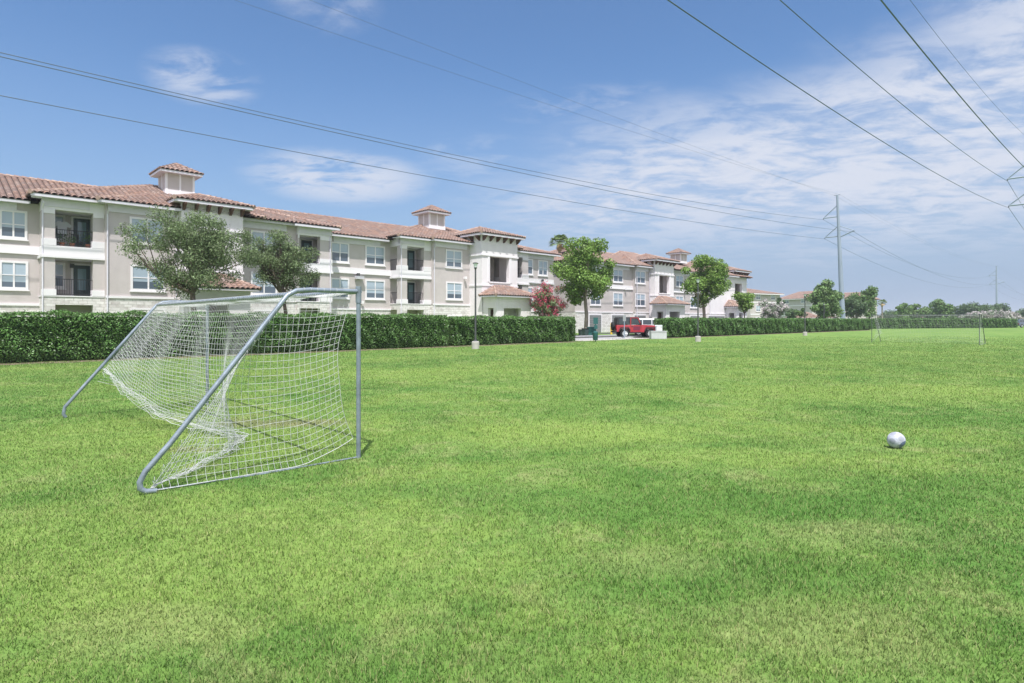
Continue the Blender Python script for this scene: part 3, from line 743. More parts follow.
ZE, ZP = 8.95, 9.2
def apartment_one():
    a_l = -14.0
    off = (20.0, 48.0, 0)
    root = empty('apartment_building', W(20, 48), ANG)
    tag(root, 'nearest and longest three storey taupe apartment block with tiled roof, behind the goal', 'building')
    under = MB()
    # sections -------------------------------------------------------------
    xB1 = [A(41, 46.2) + .1, A(55.2, 46.2), A(93, 46.2), A(104.5, 46.2)]
    xT1 = (A(181.5, 45.2), A(243, 45.2))
    wall_sec(root, off, a_l, xB1[0], 48.0, ZE, 2.55)
    wall_sec(root, off, xB1[3], xT1[0], 45.9, ZP, 3.07, band=False)
    bay(root, off, xB1, 46.2, 48.2, ZP, side_left=False)
    eave(root, off, a_l, xB1[0] - .5, 47.35, 48.0, ZE)
    eave(root, off, xB1[0] - .65, xB1[3] - .2, 45.55, 46.2, ZP)
    eave(root, off, xB1[3] - .5, xT1[0] + .4, 45.2, 45.9, ZP + .02)
    window(root, off, -34, -4, 48, 6.65, 8.4); window(root, off, -34, -4, 48, 3.5, 5.25)
    window(root, off, -1, 27.3, 48, 6.62, 8.38); window(root, off, -1, 28.3, 48, 3.5, 5.25)
    window(root, off, 129.5, 164.3, 45.9, 6.68, 8.42); window(root, off, 130.5, 165.5, 45.9, 3.55, 5.28)
    window(root, off, 130.5, 165.5, 45.9, .9, 2.4)
    # tower 1 and porch
    tower(root, off, xT1[0], xT1[1], 45.2, 47.2, 9.78, (A(198, 45.2), A(226, 45.2), 5.4, 7.86))
    porch(root, off, A(185, 42.4), A(260, 42.4), 42.4, 45.1, 3.72, 4.75)
    w = MB(); w.box(xT1[0] + .36, xT1[1] - .36, 48.8, 60, 0, 9.5); w.build('wall', 'stucco', root, off)
    # W2 / B2
    b2 = 46.3; xB2 = [A(297, b2), A(299, b2), A(319.5, b2), A(331, b2)]
    wall_sec(root, off, xT1[1], xB2[0], b2 + .12, ZP, 3.07, band=False)
    window(root, off, 250.5, 277, b2 + .12, 6.68, 8.42); window(root, off, 250.5, 277, b2 + .12, 3.55, 5.28); window(root, off, 254, 275, b2 + .12, .9, 2.4)
    bay(root, off, xB2, b2 - .1, 48.2, ZP, side_left=False, side_right=False)
    eave(root, off, xT1[1] - .4, xB2[0] - .2, b2 - .55, b2 + .12, ZP)
    eave(root, off, xB2[0] - .5, xB2[3] + .45, b2 - .75, b2 - .1, ZP - .02)
    # R2
    b3 = 46.4; xB3 = [A(400, b3), A(407.2, b3), A(424, b3), A(431, b3)]
    wall_sec(root, off, xB2[3] , xB3[0], 48.0, ZE, 2.55)
    window(root, off, 330.5, 349, 48, 6.62, 8.38); window(root, off, 330.5, 349, 48, 3.5, 5.25)
    window(root, off, 365.2, 384.8, 48, 6.62, 8.38); window(root, off, 365.2, 384.8, 48, 3.5, 5.25)
    eave(root, off, xB2[3] + .5, xB3[0] - .5, 47.35, 48.0, ZE)
    bay(root, off, xB3, b3, 48.2, ZP, side_left=True)
    eave(root, off, xB3[0] - .6, xB3[3] - .2, b3 - .65, b3, ZP)
    b4 = 46.1; xT2 = (A(482, 44.2), A(517.5, 44.2))
    wall_sec(root, off, xB3[3], xT2[0], b4, ZP, 3.07, band=False)
    eave(root, off, xB3[3] - .5, xT2[0] + .3, b4 - .7, b4, ZP + .02)
    window(root, off, 445.5, 462, b4, 6.7, 8.45); window(root, off, 446, 462.3, b4, 3.6, 5.32); window(root, off, 447, 462, b4, .6, 2.1)
    tower(root, off, xT2[0], xT2[1], 44.2, 46.6, 10.05, (A(490, 44.2), A(509, 44.2), 5.42, 7.9))
    porch(root, off, A(496, 41.7), A(538, 41.7), 41.7, 44.1, 3.93, 4.95)
    w = MB(); w.box(xT2[0] + .36, xT2[1] - .36, 47.8, 60, 0, 9.6); w.build('wall', 'stucco', root, off)
    # R3: last part beyond the tower
    b5 = 46.6; aE = A(553.5, b5)
    x5 = [xT2[1], xT2[1] + .12, A(521, b5 - .1), A(527, b5 - .1)]
    wall_sec(root, off, A(527, b5), aE, b5, ZP - .1, 2.55)
    bay(root, off, [x5[0] + .02, x5[0] + .3, x5[2], x5[3]], b5 - .3, 48.2, ZP - .1, side_left=False, side_right=False)
    window(root, off, 526.8, 532.8, b5, 6.65, 8.4, cols=1); window(root, off, 538, 547.5, b5, 6.65, 8.4)
    window(root, off, 526.8, 532.8, b5, 3.5, 5.25, cols=1); window(root, off, 538, 547.5, b5, 3.5, 5.25)
    eave(root, off, xT2[1] - .3, aE + .6, b5 - .65, b5, ZP - .1)
    # roofs -----------------------------------------------------------------
    br, zr = 54.5, 11.62
    hip(root, off, a_l - .6, aE - 4, 47.3, 61.7, ZE + .03, zr, br, 7, 1, under)
    hip(root, off, xB1[0] - .7, xT1[1] + 1.3, 45.5, 57.5, ZP + .03, 11.93, 52.5, 8.1, 5.2, under)
    hip(root, off, xB1[3] - .55, xT1[1] + 1.6, 45.15, 54.0, ZP + .05, 11.55, 52.0, 6.6, 4.0, under)
    hip(root, off, xT1[1] - 3.4, xB2[3] + .5, b2 - .8, 57.0, ZP + .03, zr + .06, 53.6, 1.0, 8.0, under)
    hip(root, off, xB3[0] - .65, xT2[1] + 1.7, b3 - .7, 57.5, ZP + .03, 11.93, 52.7, 8.1, 6, under)
    hip(root, off, xB3[3] - .55, xT2[1] + 2.0, b4 - .75, 54.2, ZP + .05, 11.75, 52.6, 7.0, 5, under)
    hip(root, off, xT2[1] - .8, aE + .65, b5 - .7, 61.7, ZP - .07, zr - .1, br, 3, 6.2, under)
    under.build('roof_deck', 'under', root, off)
    cupola(root, off, 13.6, 51.0, 1.95, 11.0, 12.6, 13.6)
    cupola(root, off, 37.75, 51.0, 1.95, 11.0, 12.6, 13.6)
    for a, b, z1, z0 in ((xB1[0] - .02, 46.25, 8.4, 0), (xB1[3] + .1, 45.9, 8.4, 0), (xB3[0] + .1, b3, 8.4, 0), (xB3[3] + .12, b4, 8.4, 0), (xT1[0] - .15, 45.9, 8.4, 3.0), (xB2[3] - .15, b2 - .1, 8.4, 0)):
        downpipe(root, off, a, b, z0, z1)
    wall_lamp(root, off, A(357, 48), 48, 5.6); wall_lamp(root, off, A(361, 48), 48, 3.15, 'trim'); wall_lamp(root, off, A(464, b4), b4, 5.75, 'trim'); wall_lamp(root, off, A(541, b5), b5 , 6.05)
    ac = MB(); ac.box(A(354, 48), A(362, 48), 47.6, 47.9, 5.25, 5.5); ac.build('wall_vent', 'gutter', root, off)
    wall_lamp(root, off, xB1[0] + 1.7, 48.3, 5.1)
apartment_one()

def apartment_two():
    off = (75.0, 48.0, 0)
    root = empty('apartment_building', W(75, 48), ANG)
    tag(root, 'second three storey apartment block with garages and a stair tower, behind the red jeep', 'building')
    under = MB()
    aS = A(575, 47.4); bm = 47.4
    xT = (A(655, 46.0), A(673.8, 46.0)); xV = (A(731.5, 47.4), A(744.5, 47.4))
    wall_sec(root, off, aS, A(632.5, bm), bm, ZE, 2.6)
    wall_sec(root, off, A(632.5, bm), xT[0], bm - .5, ZE, 2.6, band=False)
    wall_sec(root, off, xT[1], A(706, bm), bm, ZE, 2.6)
    wall_sec(root, off, A(706, bm), xV[0], bm - .6, ZE, 2.6, band=False, m='white')
    wall_sec(root, off, xV[1], xV[1] + .8, 48.6, ZE, 2.6)
    for (x0, x1, bb) in ((590, 600.5, bm), (613, 622.8, bm), (635.2, 645.2, bm - .5), (675.5, 683.2, bm), (690, 697, bm)):
        window(root, off, x0, x1, bb, 6.6, 8.35); window(root, off, x0, x1, bb, 3.5, 5.25)
    for (x0, x1, bb) in ((589, 600.5, bm), (611.5, 623, bm), (634, 645, bm - .5), (690, 699, bm), (708, 724, bm - .6)):
        a0, a1 = A(x0, bb), A(x1, bb); g = MB(); g.box(a0 - .18, a1 + .18, bb - .09, bb - .031, 0, 2.42); o = g.build('garage_frame', 'trim', root, off)
        d = MB()
        for k in range(4): d.box(a0, a1, bb - .12, bb - .092, .02 + k * .56, .55 + k * .56)
        d.build('garage_door', 'garage', o, off)
    tower(root, off, xT[0], xT[1], 46.0, 47.6, 9.98, (A(659.2, 46), A(669.3, 46), 5.4, 7.86))
    tower(root, off, xV[0], xV[1], 47.0, 48.5, 9.98, (A(734.8, 47), A(741.8, 47), 5.4, 7.86))
    porch(root, off, A(667, 43.3), A(690, 43.3), 43.3, 45.9, 3.75, 4.85)
    porch(root, off, A(738, 44.4), A(751, 44.4), 44.4, 46.9, 3.75, 4.85)
    for x0, x1 in (xT, xV):
        w = MB(); w.box(x0 + .36, x1 - .36, 50.6, 60, 0, 9.5); w.build('wall', 'stucco', root, off)
    eave(root, off, aS - .6, A(632.5, bm) - .2, bm - .65, bm, ZE)
    eave(root, off, A(632.5, bm) - .5, xT[0] + .3, bm - 1.15, bm - .5, ZE + .02)
    eave(root, off, xT[1] - .3, A(706, bm), bm - .65, bm, ZE)
    eave(root, off, A(706, bm) - .2, xV[0] + .3, bm - 1.25, bm - .6, ZE + .02)
    hip(root, off, aS - .6, xV[1] + .9, bm - .7, 61.0, ZE + .03, 11.5, 54.0, 6.5, 6.5, under)
    hip(root, off, A(632.5, bm) - .55, xT[1] + 3, bm - 1.2, 55.5, ZE + .05, 11.6, 52, 4.0, 4.0, under)
    hip(root, off, A(706, bm) - .2, xV[1] + .3, bm - 1.3, 55.5, ZE + .05, 11.6, 52, 4.0, 4.0, under)
    under.build('roof_deck', 'under', root, off)
    ac = A(678.5, 51.5); cupola(root, off, ac, 51.5, 1.9, 10.8, 12.3, 13.3)
    for a in (A(632.5, bm) + .1, xT[0] - .2, A(706, bm) + .1): downpipe(root, off, a, bm - .6, 0, 8.2)
    wall_lamp(root, off, A(624.5, bm), bm, 5.75, 'trim'); wall_lamp(root, off, A(684, bm), bm, 5.75, 'trim')
apartment_two()

def far_block(px0, px1, D0, D1, dep, ze, zr, label, storeys=3, mwall='stucco', hipd=5):
    """distant block whose front runs between two sight lines at depths D0, D1"""
    p0, p1 = P(px0, D0), P(px1, D1); d = p1 - p0; L = d.length; ang = math.atan2(d.y, d.x)
    root = empty('apartment_building' if storeys > 1 else 'house', p0, ang)
    tag(root, label, 'building' if storeys > 1 else 'house')
    w = MB(); w.box(0, L, 0, dep, 0, ze); w.build('wall', mwall, root)
    u = MB(); o = (0, 0, 0)
    u.box(-.6, L + .6, -.6, dep + .6, ze - .02, ze + .03)
    hip(root, o, -.7, L + .7, -.7, dep + .7, ze + .08, zr, dep / 2, hipd, hipd, u)
    u.build('roof_deck', 'under', root)
    t = MB(); t.box(-.75, L + .75, -.75, -.6, ze - .15, ze + .06)
    for k in range(1, storeys): t.box(-.04, L + .04, -.05, 0, k * 3.0 - .1, k * 3.0 + .15)
    t.build('trim_band', 'trim', root)
    n = max(1, int(L / 5.0))
    for k in range(storeys):
        for i in range(n):
            x = (i + .5) * L / n
            window(root, o, 0, 0, 0, k * 3.0 + .75, k * 3.0 + 2.35, plain=(x - .9, x + .9))
    return root
far_block(750.5, 780, 150, 156, 14, 8.2, 9.95, 'pale apartment block with a red hipped roof, just right of the last stair tower')
far_block(779, 812, 190, 178, 14, 8.0, 10.5, 'white apartment block with a long plain pink roof, left of the tall steel pole', hipd=2)
far_block(818, 858, 200, 190, 14, 8.3, 10.6, 'white apartment block whose roof peeps out behind the tall steel pole', hipd=2)
far_block(884, 906, 235, 235, 10, 2.2, 3.6, 'low tan roofed house beyond the far hedge, leftmost of the low roofs', 1, 'stucco', 4)
far_block(909, 931, 225, 228, 10, 2.1, 3.3, 'low tan roofed house beyond the far hedge, middle of the low roofs', 1, 'stucco', 4)
far_block(936, 958, 215, 218, 10, 2.3, 4.2, 'low pinkish roofed house beyond the far hedge, left of the pale shrubs', 1, 'stucco', 4)
far_block(1003, 1040, 330, 330, 12, 3.2, 5.6, 'pale house far off at the right end of the far hedge', 1, 'white', 4)

# carports with tiled roofs far behind the hedge
def carport(px0, px1, D, z0, z1, label):
    p0, p1 = P(px0, D), P(px1, D); L = (p1 - p0).length
    root = empty('carport', p0); tag(root, label, 'carport', 'carports behind the long hedge')
    u = MB(); hip(root, (0, 0, 0), 0, L, 0, 6, z0, z1, 3, 1.5, 1.5, u); u.box(0, L, 0, 6, z0 - .2, z0 - .04); u.build('roof_deck', 'trim', root)
    for x in (.4, L - .5):
        for y in (.4, 5.5): k = MB(); k.box(x, x + .12, y, y + .12, 0, z0 - .2); k.build('post', 'lampdark', root)
carport(799, 822, 118, 2.0, 3.1, 'tiled carport under the conical green tree, on its left side')
carport(826, 838, 122, 2.0, 3.0, 'tiled carport between the conical green tree and the steel pole')

# ------------------------------------------------------------------ hedges
def hedge(name, pts, width, height, n_per_m, leaf, label, seed=1, z0=.05):
    """clipped hedge along a polyline; pts = world points of the centre line"""
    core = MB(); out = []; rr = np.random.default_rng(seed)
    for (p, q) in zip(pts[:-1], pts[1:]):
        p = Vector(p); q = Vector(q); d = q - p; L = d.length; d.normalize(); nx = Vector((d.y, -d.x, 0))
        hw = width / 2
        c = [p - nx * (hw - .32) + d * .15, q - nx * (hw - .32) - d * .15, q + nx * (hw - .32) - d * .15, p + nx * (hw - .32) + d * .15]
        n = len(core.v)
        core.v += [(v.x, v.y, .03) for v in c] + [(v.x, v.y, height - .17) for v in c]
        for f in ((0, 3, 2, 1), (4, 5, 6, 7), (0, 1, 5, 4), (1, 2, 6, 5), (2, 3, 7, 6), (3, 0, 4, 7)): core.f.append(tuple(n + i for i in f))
        N_ = int(n_per_m * L)
        s = rr.random(N_) * L
        # perimeter parameter of the cross-section: front face, top, back face
        per = rr.random(N_); Lf = height - z0; tot = 2 * Lf + width
        front = per < (Lf * 1.25) / tot; top = (per >= (Lf * 1.25) / tot) & (per < (Lf * 1.25 + width) / tot)
        y = np.where(front, hw, np.where(top, (rr.random(N_) * 2 - 1) * hw, -hw))
        z = np.where(top, height, z0 + rr.random(N_) * Lf)
        # lumpy surface, rounded shoulders
        lump = .11 * np.sin(s * 1.9 + seed) + .07 * np.sin(s * 4.3 + z * 3) + .06 * np.sin(z * 5 + s * .7) + .04 * np.sin(s * 9 + z * 7)
        dep = np.abs(rr.normal(0, .075, N_))
        y = np.where(top, y * .97, np.sign(y) * (hw + lump - dep)); 
        sh = np.clip((z - (height - .28)) / .28, 0, 1); y = np.where(~top, y - np.sign(y) * sh ** 2 * .12, y)
        lo = np.clip((.5 - z) / .5, 0, 1); y = np.where(~top, y - np.sign(y) * lo ** 2 * .16, y)
        z = np.where(top, height + .05 * np.sin(s * 2.3 + seed) + .04 * np.sin(s * 5.1 + 1) - .35 * np.exp(-np.minimum(s, L - s) / .22) - dep * .6 + .09 * rr.random(N_) * (rr.random(N_) > .90) - .10 * (np.abs(y) / hw) ** 4, z)
        # open stems low down
        hole = (z < .45) & (np.sin(s * 2.1 + seed * 3) + np.sin(s * 5.3) > .7) & (rr.random(N_) < .4)
        keep = ~hole
        s, y, z, top = s[keep], y[keep], z[keep], top[keep]
        nrm = np.where(top[:, None], np.array([0, 0, 1.0])[None], (np.sign(y)[:, None] * np.array([nx.x, nx.y, .35])[None]))
        C = np.array([p.x, p.y, 0])[None] + s[:, None] * np.array([d.x, d.y, 0])[None] + y[:, None] * np.array([nx.x, nx.y, 0])[None]
        C[:, 2] = z
        out.append(leaf_quads(C, rr.uniform(.7, 1.3, len(s)) * leaf, nrm, .35))
        # end caps
        for e, sg in ((p, -1), (q, 1)):
            m = int(n_per_m * width * .8); yy = (rr.random(m) * 2 - 1) * hw * .95; zz = z0 + rr.random(m) * Lf
            C = np.array([e.x, e.y, 0])[None] + yy[:, None] * np.array([nx.x, nx.y, 0])[None] - sg * (np.abs(rr.normal(0, .07, m)) + .25 * (np.abs(yy) / hw) ** 4)[:, None] * np.array([d.x, d.y, 0])[None]
            C[:, 2] = zz; out.append(leaf_quads(C, rr.uniform(.7, 1.3, m) * leaf, np.repeat(np.array([[d.x * sg, d.y * sg, .2]]), m, 0), .35))
    V = np.concatenate(out)
    root = empty('hedge', (pts[0][0], pts[0][1], 0)); tag(root, label, 'hedge', 'clipped hedges around the field')
    o = np_mesh('foliage', V - np.array([pts[0][0], pts[0][1], 0]), 4, 'hedge', root)
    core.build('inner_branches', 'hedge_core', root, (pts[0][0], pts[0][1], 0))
    for (p, q) in zip(pts[:-1], pts[1:]):
        p = Vector(p); q = Vector(q); d = q - p; k = int(d.length / 1.2)
        for i in range(k):
            c = p + d * ((i + .5) / k) + Vector((rr.uniform(-.1, .1), rr.uniform(-.1, .1), 0)) - Vector((pts[0][0], pts[0][1], 0))
            st = MB(); st.tube([(c.x, c.y, 0), (c.x + rr.uniform(-.1, .1), c.y, .45)], .03, 5); st.build('stem', 'bark', root)
    return root
HB = 29.2
hedge('hedge', [W(-5, HB), W(22.45, HB)], 1.25, 1.90, 2300, .078, 'long dense green hedge at the left, running behind the near goal', 1)
hedge('hedge', [W(22.9, HB), W(34.55, HB + .05)], 1.25, 1.82, 1700, .088, 'green hedge between the lone lamp post and the gap with the red jeep', 2)
hedge('hedge', [W(46.6, HB), W(72, HB), W(108, HB + .1)], 1.3, 1.75, 850, .125, 'long green hedge right of the grey concrete block, in front of the second block', 3, z0=.1)
p5 = P(870, 109); p6 = P(1014, 124)
hedge('hedge', [p5, p6], 1.5, 1.85, 330, .20, 'distant grey green hedge closing the far end of the field', 4, z0=.05)

# ------------------------------------------------------------------ trees
def tree(name, loc, h, crown, clumps, leaf, n, mat_l, mat_b, label, cat='tree', trunk_r=.16, fork=.35, seed=0, cr=.75, shell=.55, stems=1, bloom=None, shape='ellipsoid', group=None, lean=0.0, leafasp=.7):
    """crown=(z0,z1,rx,ry): clumps of leaves through the crown's volume, carried by limbs"""
    rr = np.random.default_rng(seed); root = empty(name, loc); tag(root, label, cat, group)
    z0, z1, rx, ry = crown; zc = (z0 + z1) / 2; rz = (z1 - z0) / 2
    C = []
    for i in range(clumps):
        v = rr.normal(size=3); v /= np.linalg.norm(v); rad = rr.random() ** shell
        x, y, z = v * rad
        if shape == 'cone':
            hz = (z + 1) / 2; k = (1 - hz) ** .75 * 1.25 + .08
            x, y = x * k, y * k
        c = np.array([x * (rx - cr * .5) + lean * (z + 1), y * (ry - cr * .5), zc + z * (rz - cr * .45)])
        c[:2] *= 1 + .17 * rr.normal(); c[2] += .12 * rr.normal() * cr; C.append(c)
    C = np.array(C); rc = rr.uniform(.65, 1.25, clumps) * cr
    pick = rr.choice(clumps, n, p=rc ** 2 / (rc ** 2).sum())
    v = rr.normal(size=(n, 3)); v /= np.linalg.norm(v, axis=1, keepdims=True)
    rad = rr.random(n) ** .5 * rc[pick]
    pos = C[pick] + v * rad[:, None] * np.array([1, 1, .78])[None]
    pos[:, 2] = np.maximum(pos[:, 2], z0 - .2)
    nrm = v + np.array([0, 0, .5])[None]
    fo = np_mesh('crown', leaf_quads(pos, rr.uniform(.7, 1.35, n) * leaf, nrm, .3, leafasp), 4, mat_l, root)
    if bloom:
        m = int(n * .75); top = np.where(rr.random(m) < .8, 1.0, 0.9)
        pk = rr.choice(clumps, m); v = rr.normal(size=(m, 3)); v[:, 2] = np.abs(v[:, 2]) * .8; v /= np.linalg.norm(v, axis=1, keepdims=True)
        # blossom panicles: tight bunches at the outside of the clumps
        sub = rr.normal(size=(clumps, 5, 3)); sub[..., 2] = np.abs(sub[..., 2]); sub /= np.linalg.norm(sub, axis=2, keepdims=True)
        ps = C[pk] + sub[pk, rr.integers(0, 5, m)] * (rc[pk] * 1.02)[:, None] + rr.normal(0, .13, (m, 3))
        np_mesh('blossom', leaf_quads(ps, rr.uniform(.6, 1.2, m) * leaf * .9), 4, bloom, root)
    tb = MB(); fz = max(.6, h * fork)
    for sidx in range(stems):
        o0 = (0, 0) if stems == 1 else (rr.uniform(-.25, .25), rr.uniform(-.25, .25))
        top = Vector((o0[0] * 2.5 + rr.uniform(-.15, .15) * (1 if stems == 1 else 2.5) + lean * .5, o0[1] * 2.5, fz))
        tb.tube([(o0[0], o0[1], -.05), (o0[0] * 1.2, o0[1] * 1.2, fz * .15), (o0[0] * 1.8 + rr.uniform(-.08, .08), o0[1] * 1.8, fz * .55), top], [trunk_r * 1.35, trunk_r * 1.02, trunk_r * .85, trunk_r * .75], 9)
        idx = range(sidx, clumps, stems)
        big = [Vector(C[i]) for i in list(idx)[:: max(1, clumps // (9 * stems))]][:8]
        for c in big:
            mid = top.lerp(c, .5) + Vector((rr.uniform(-.2, .2), rr.uniform(-.2, .2), -.12 * (c - top).length))
            tb.tube([top - Vector((0, 0, .1)), mid, c], [trunk_r * .55, trunk_r * .34, trunk_r * .12], 6)
            for i in list(idx):
                q = Vector(C[i])
                if (q - c).length < 1.9 and rr.random() < .6: tb.tube([mid, mid.lerp(q, .6) + Vector((0, 0, .05)), q], [trunk_r * .2, trunk_r * .13, trunk_r * .06], 5)
    tb.build('trunk', mat_b, root, smooth=True)
    return root

tree('oak_tree', W(11.2, 38.5), 8.2, (2.9, 8.25, 3.75, 3.2), 95, .15, 30000, 'oak', 'bark', 'wide loose oak tree with small grey green leaves, left of the first stair tower', trunk_r=.19, fork=.40, seed=3, leafasp=.34, cr=.72, shell=.45)
tree('oak_tree', W(16.9, 39.0), 7.8, (3.2, 7.75, 2.45, 2.3), 60, .15, 18000, 'oak', 'bark', 'smaller rounded oak tree right of the first stair tower, behind the goal crossbar', trunk_r=.14, fork=.42, seed=5, leafasp=.34, cr=.62, shell=.45)
tree('broadleaf_tree', P(586, 60), 10.4, (2.5, 10.4, 3.35, 3.0), 46, .21, 21000, 'syc', 'bark_pale', 'tall bright green tree with clumped broad leaves, left of the gap with the red jeep', trunk_r=.22, fork=.36, seed=8, cr=.95, shell=.5)
tree('broadleaf_tree', P(704, 72), 9.9, (2.9, 9.7, 3.1, 3.0), 38, .22, 15000, 'syc', 'bark_pale', 'bright green broad leaved tree right of the second entrance porch, above the red car', trunk_r=.22, fork=.36, seed=12, cr=.9, shell=.5)
tree('broadleaf_tree', P(744, 74), 5.4, (2.7, 5.2, 1.7, 1.5), 14, .22, 2200, 'syc', 'bark', 'small thin young tree in front of the last white stair tower', trunk_r=.09, fork=.45, seed=14, cr=.7)
tree('crape_myrtle', P(548, 60), 5.2, (1.3, 5.4, 1.75, 1.5), 44, .15, 5200, 'oak', 'bark', 'crape myrtle covered in pink red blossom beside the entrance porch', stems=4, trunk_r=.05, fork=.30, seed=21, cr=.5, bloom='bloom')
tree('crape_myrtle', P(773, 92), 4.7, (.8, 4.5, 2.3, 2.0), 26, .26, 3400, 'grey_leaf', 'bark', 'pale flowering shrub tree behind the long hedge, left of the slim dark lamp post', stems=4, trunk_r=.05, fork=.25, seed=22, cr=.75, bloom='bloom_white')
tree('conical_tree', P(825, 108), 9.1, (1.4, 9.2, 3.5, 3.0), 60, .36, 9500, 'far', 'bark', 'conical bright green tree immediately left of the tall steel pole', trunk_r=.2, fork=.25, seed=31, cr=1.0, shape='cone')
tree('broadleaf_tree', P(855, 128), 7.0, (1.2, 7.2, 3.2, 2.6), 28, .36, 4200, 'far_dark', 'bark', 'darker low tree immediately right of the tall steel pole', trunk_r=.2, fork=.25, seed=33, cr=1.05)
tree('broadleaf_tree', P(869, 132), 9.6, (1.8, 9.6, 3.0, 2.8), 34, .36, 5200, 'far', 'bark', 'taller rounded tree right of the steel pole, left of the small far palm', trunk_r=.22, fork=.25, seed=34, cr=1.1)
tree('cypress_tree', P(780.5, 128), 7.6, (.8, 7.7, .75, .75), 20, .28, 1500, 'far_dark', 'bark', 'narrow dark column tree between the two pale far blocks', trunk_r=.1, fork=.3, seed=36, cr=.55)
tree('broadleaf_tree', P(790, 120), 5.6, (1.6, 4.6, 1.5, 1.4), 12, .3, 1200, 'far_dark', 'bark', 'small dark green tree right of the pale flowering shrub', trunk_r=.1, fork=.4, seed=37, cr=.7)
tree('broadleaf_tree', P(800, 112), 4.6, (1.6, 4.2, 1.3, 1.2), 12, .28, 1000, 'far', 'bark', 'small thin green tree just left of the slim dark lamp post', trunk_r=.08, fork=.4, seed=38, cr=.6)
fx = [(903, 170, 6.6, 2.2, 'far', 'bushy palm like green tree, leftmost of the row beyond the far hedge', 1),
      (917, 175, 5.9, 4.0, 'far', 'low spreading green tree beyond the far hedge, left of the tallest one', 2),
      (931, 182, 5.3, 4.0, 'far_dark', 'dark low tree beyond the far hedge between the tan roofs', 3),
      (944, 168, 7.0, 3.2, 'far', 'tallest ragged green tree beyond the far hedge, above the pinkish roof', 4),
      (964, 205, 6.8, 5.0, 'far_dark', 'dark rounded tree behind the pale shrubs, left end', 5),
      (980, 215, 7.2, 5.4, 'far_dark', 'dark rounded tree behind the pale shrubs, left of the far steel pole', 6),
      (998, 220, 7.7, 5.2, 'far_dark', 'dark broad tree directly behind the far steel pole', 7),
      (1022, 240, 5.4, 4.6, 'far_dark', 'dark tree cut off by the right edge of the view', 8),
      (890, 230, 4.6, 5.0, 'far_dark', 'small dark far tree just right of the slim palm', 9)]
for (px, D, h, r, m_, lb, sd) in fx:
    tree('broadleaf_tree', P(px, D), h, (.4, h * 1.1, r * 1.1, r * .8), 34, .5, 4200, m_, 'bark', lb, trunk_r=.2, fork=.2, seed=50 + sd, cr=max(.9, r * .3), group='trees beyond the far hedge')
for i, (px, D, r, lb) in enumerate(((972, 138, 3.0, 'pale blossoming shrub behind the far goal, left of the far steel pole'), (986, 140, 2.6, 'pale blossoming shrub directly left of the far steel pole'),
                                    (1002, 142, 2.8, 'pale greenish shrub just right of the far steel pole'), (1011, 146, 2.0, 'small pale shrub at the right end of the far hedge'))):
    tree('crape_myrtle', P(px, D), 3.6, (.6, 3.6, r, 1.8), 20, .32, 2200, 'grey_leaf', 'bark', lb, stems=3, trunk_r=.05, fork=.2, seed=70 + i, cr=.8, bloom='bloom_white', group='pale shrubs behind the far hedge')

def palm(loc, h, r, label, seed=0, fr=26, tr=.16):
    rr = random.Random(seed); root = empty('palm_tree', loc); tag(root, label, 'palm tree')
    t = MB(); t.tube([(0, 0, -.05), (.05, 0, h * .4), (0, 0, h - .3)], [tr * 1.2, tr, tr * .9], 9); t.build('trunk', 'bark_pale', root, smooth=True)
    s = MB(); s.tube([(0, 0, h - 1.1), (0, 0, h - .6), (0, 0, h - .1)], [tr * 1.1, tr * 2.0, tr * 1.5], 9); s.build('thatch', 'palm_dry', root)
    f = MB(); dr = MB()
    for i in range(fr):
        az = rr.uniform(0, 6.283); el = rr.uniform(-.5, 1.15); d = Vector((math.cos(az) * math.cos(el), math.sin(az) * math.cos(el), math.sin(el)))
        base = Vector((0, 0, h)); stalk = base + d * r * .5; mb = f if el > -.3 else dr
        mb.tube([base, stalk], .025, 4)
        side = d.cross(Vector((0, 0, 1))).normalized(); upv = side.cross(d)
        for k in range(15):            # fan blades
            an = -1.25 + 2.5 * k / 14; dd = (d * math.cos(an) + side * math.sin(an)).normalized(); L = r * .55 * (1 - .15 * abs(an))
            w = side * math.cos(an) - d * math.sin(an)
            tip = stalk + dd * L - Vector((0, 0, L * (.25 + rr.random() * .25)))
            mid = stalk + dd * L * .6
            mb.poly([stalk, mid - w * .05 * r * .6, tip, mid + w * .05 * r * .6])
    f.build('crown', 'palm', root)
    if dr.f: dr.build('dry_fronds', 'palm_dry', root)
    return root
palm(P(559.5, 78), 11.6, 1.55, 'fan palm behind the end of the nearest block, left of the tall tree', 3, 30, .2)
palm(P(882, 150), 5.9, 1.25, 'slim far palm beyond the hedge, right of the rounded trees', 4, 20, .16)

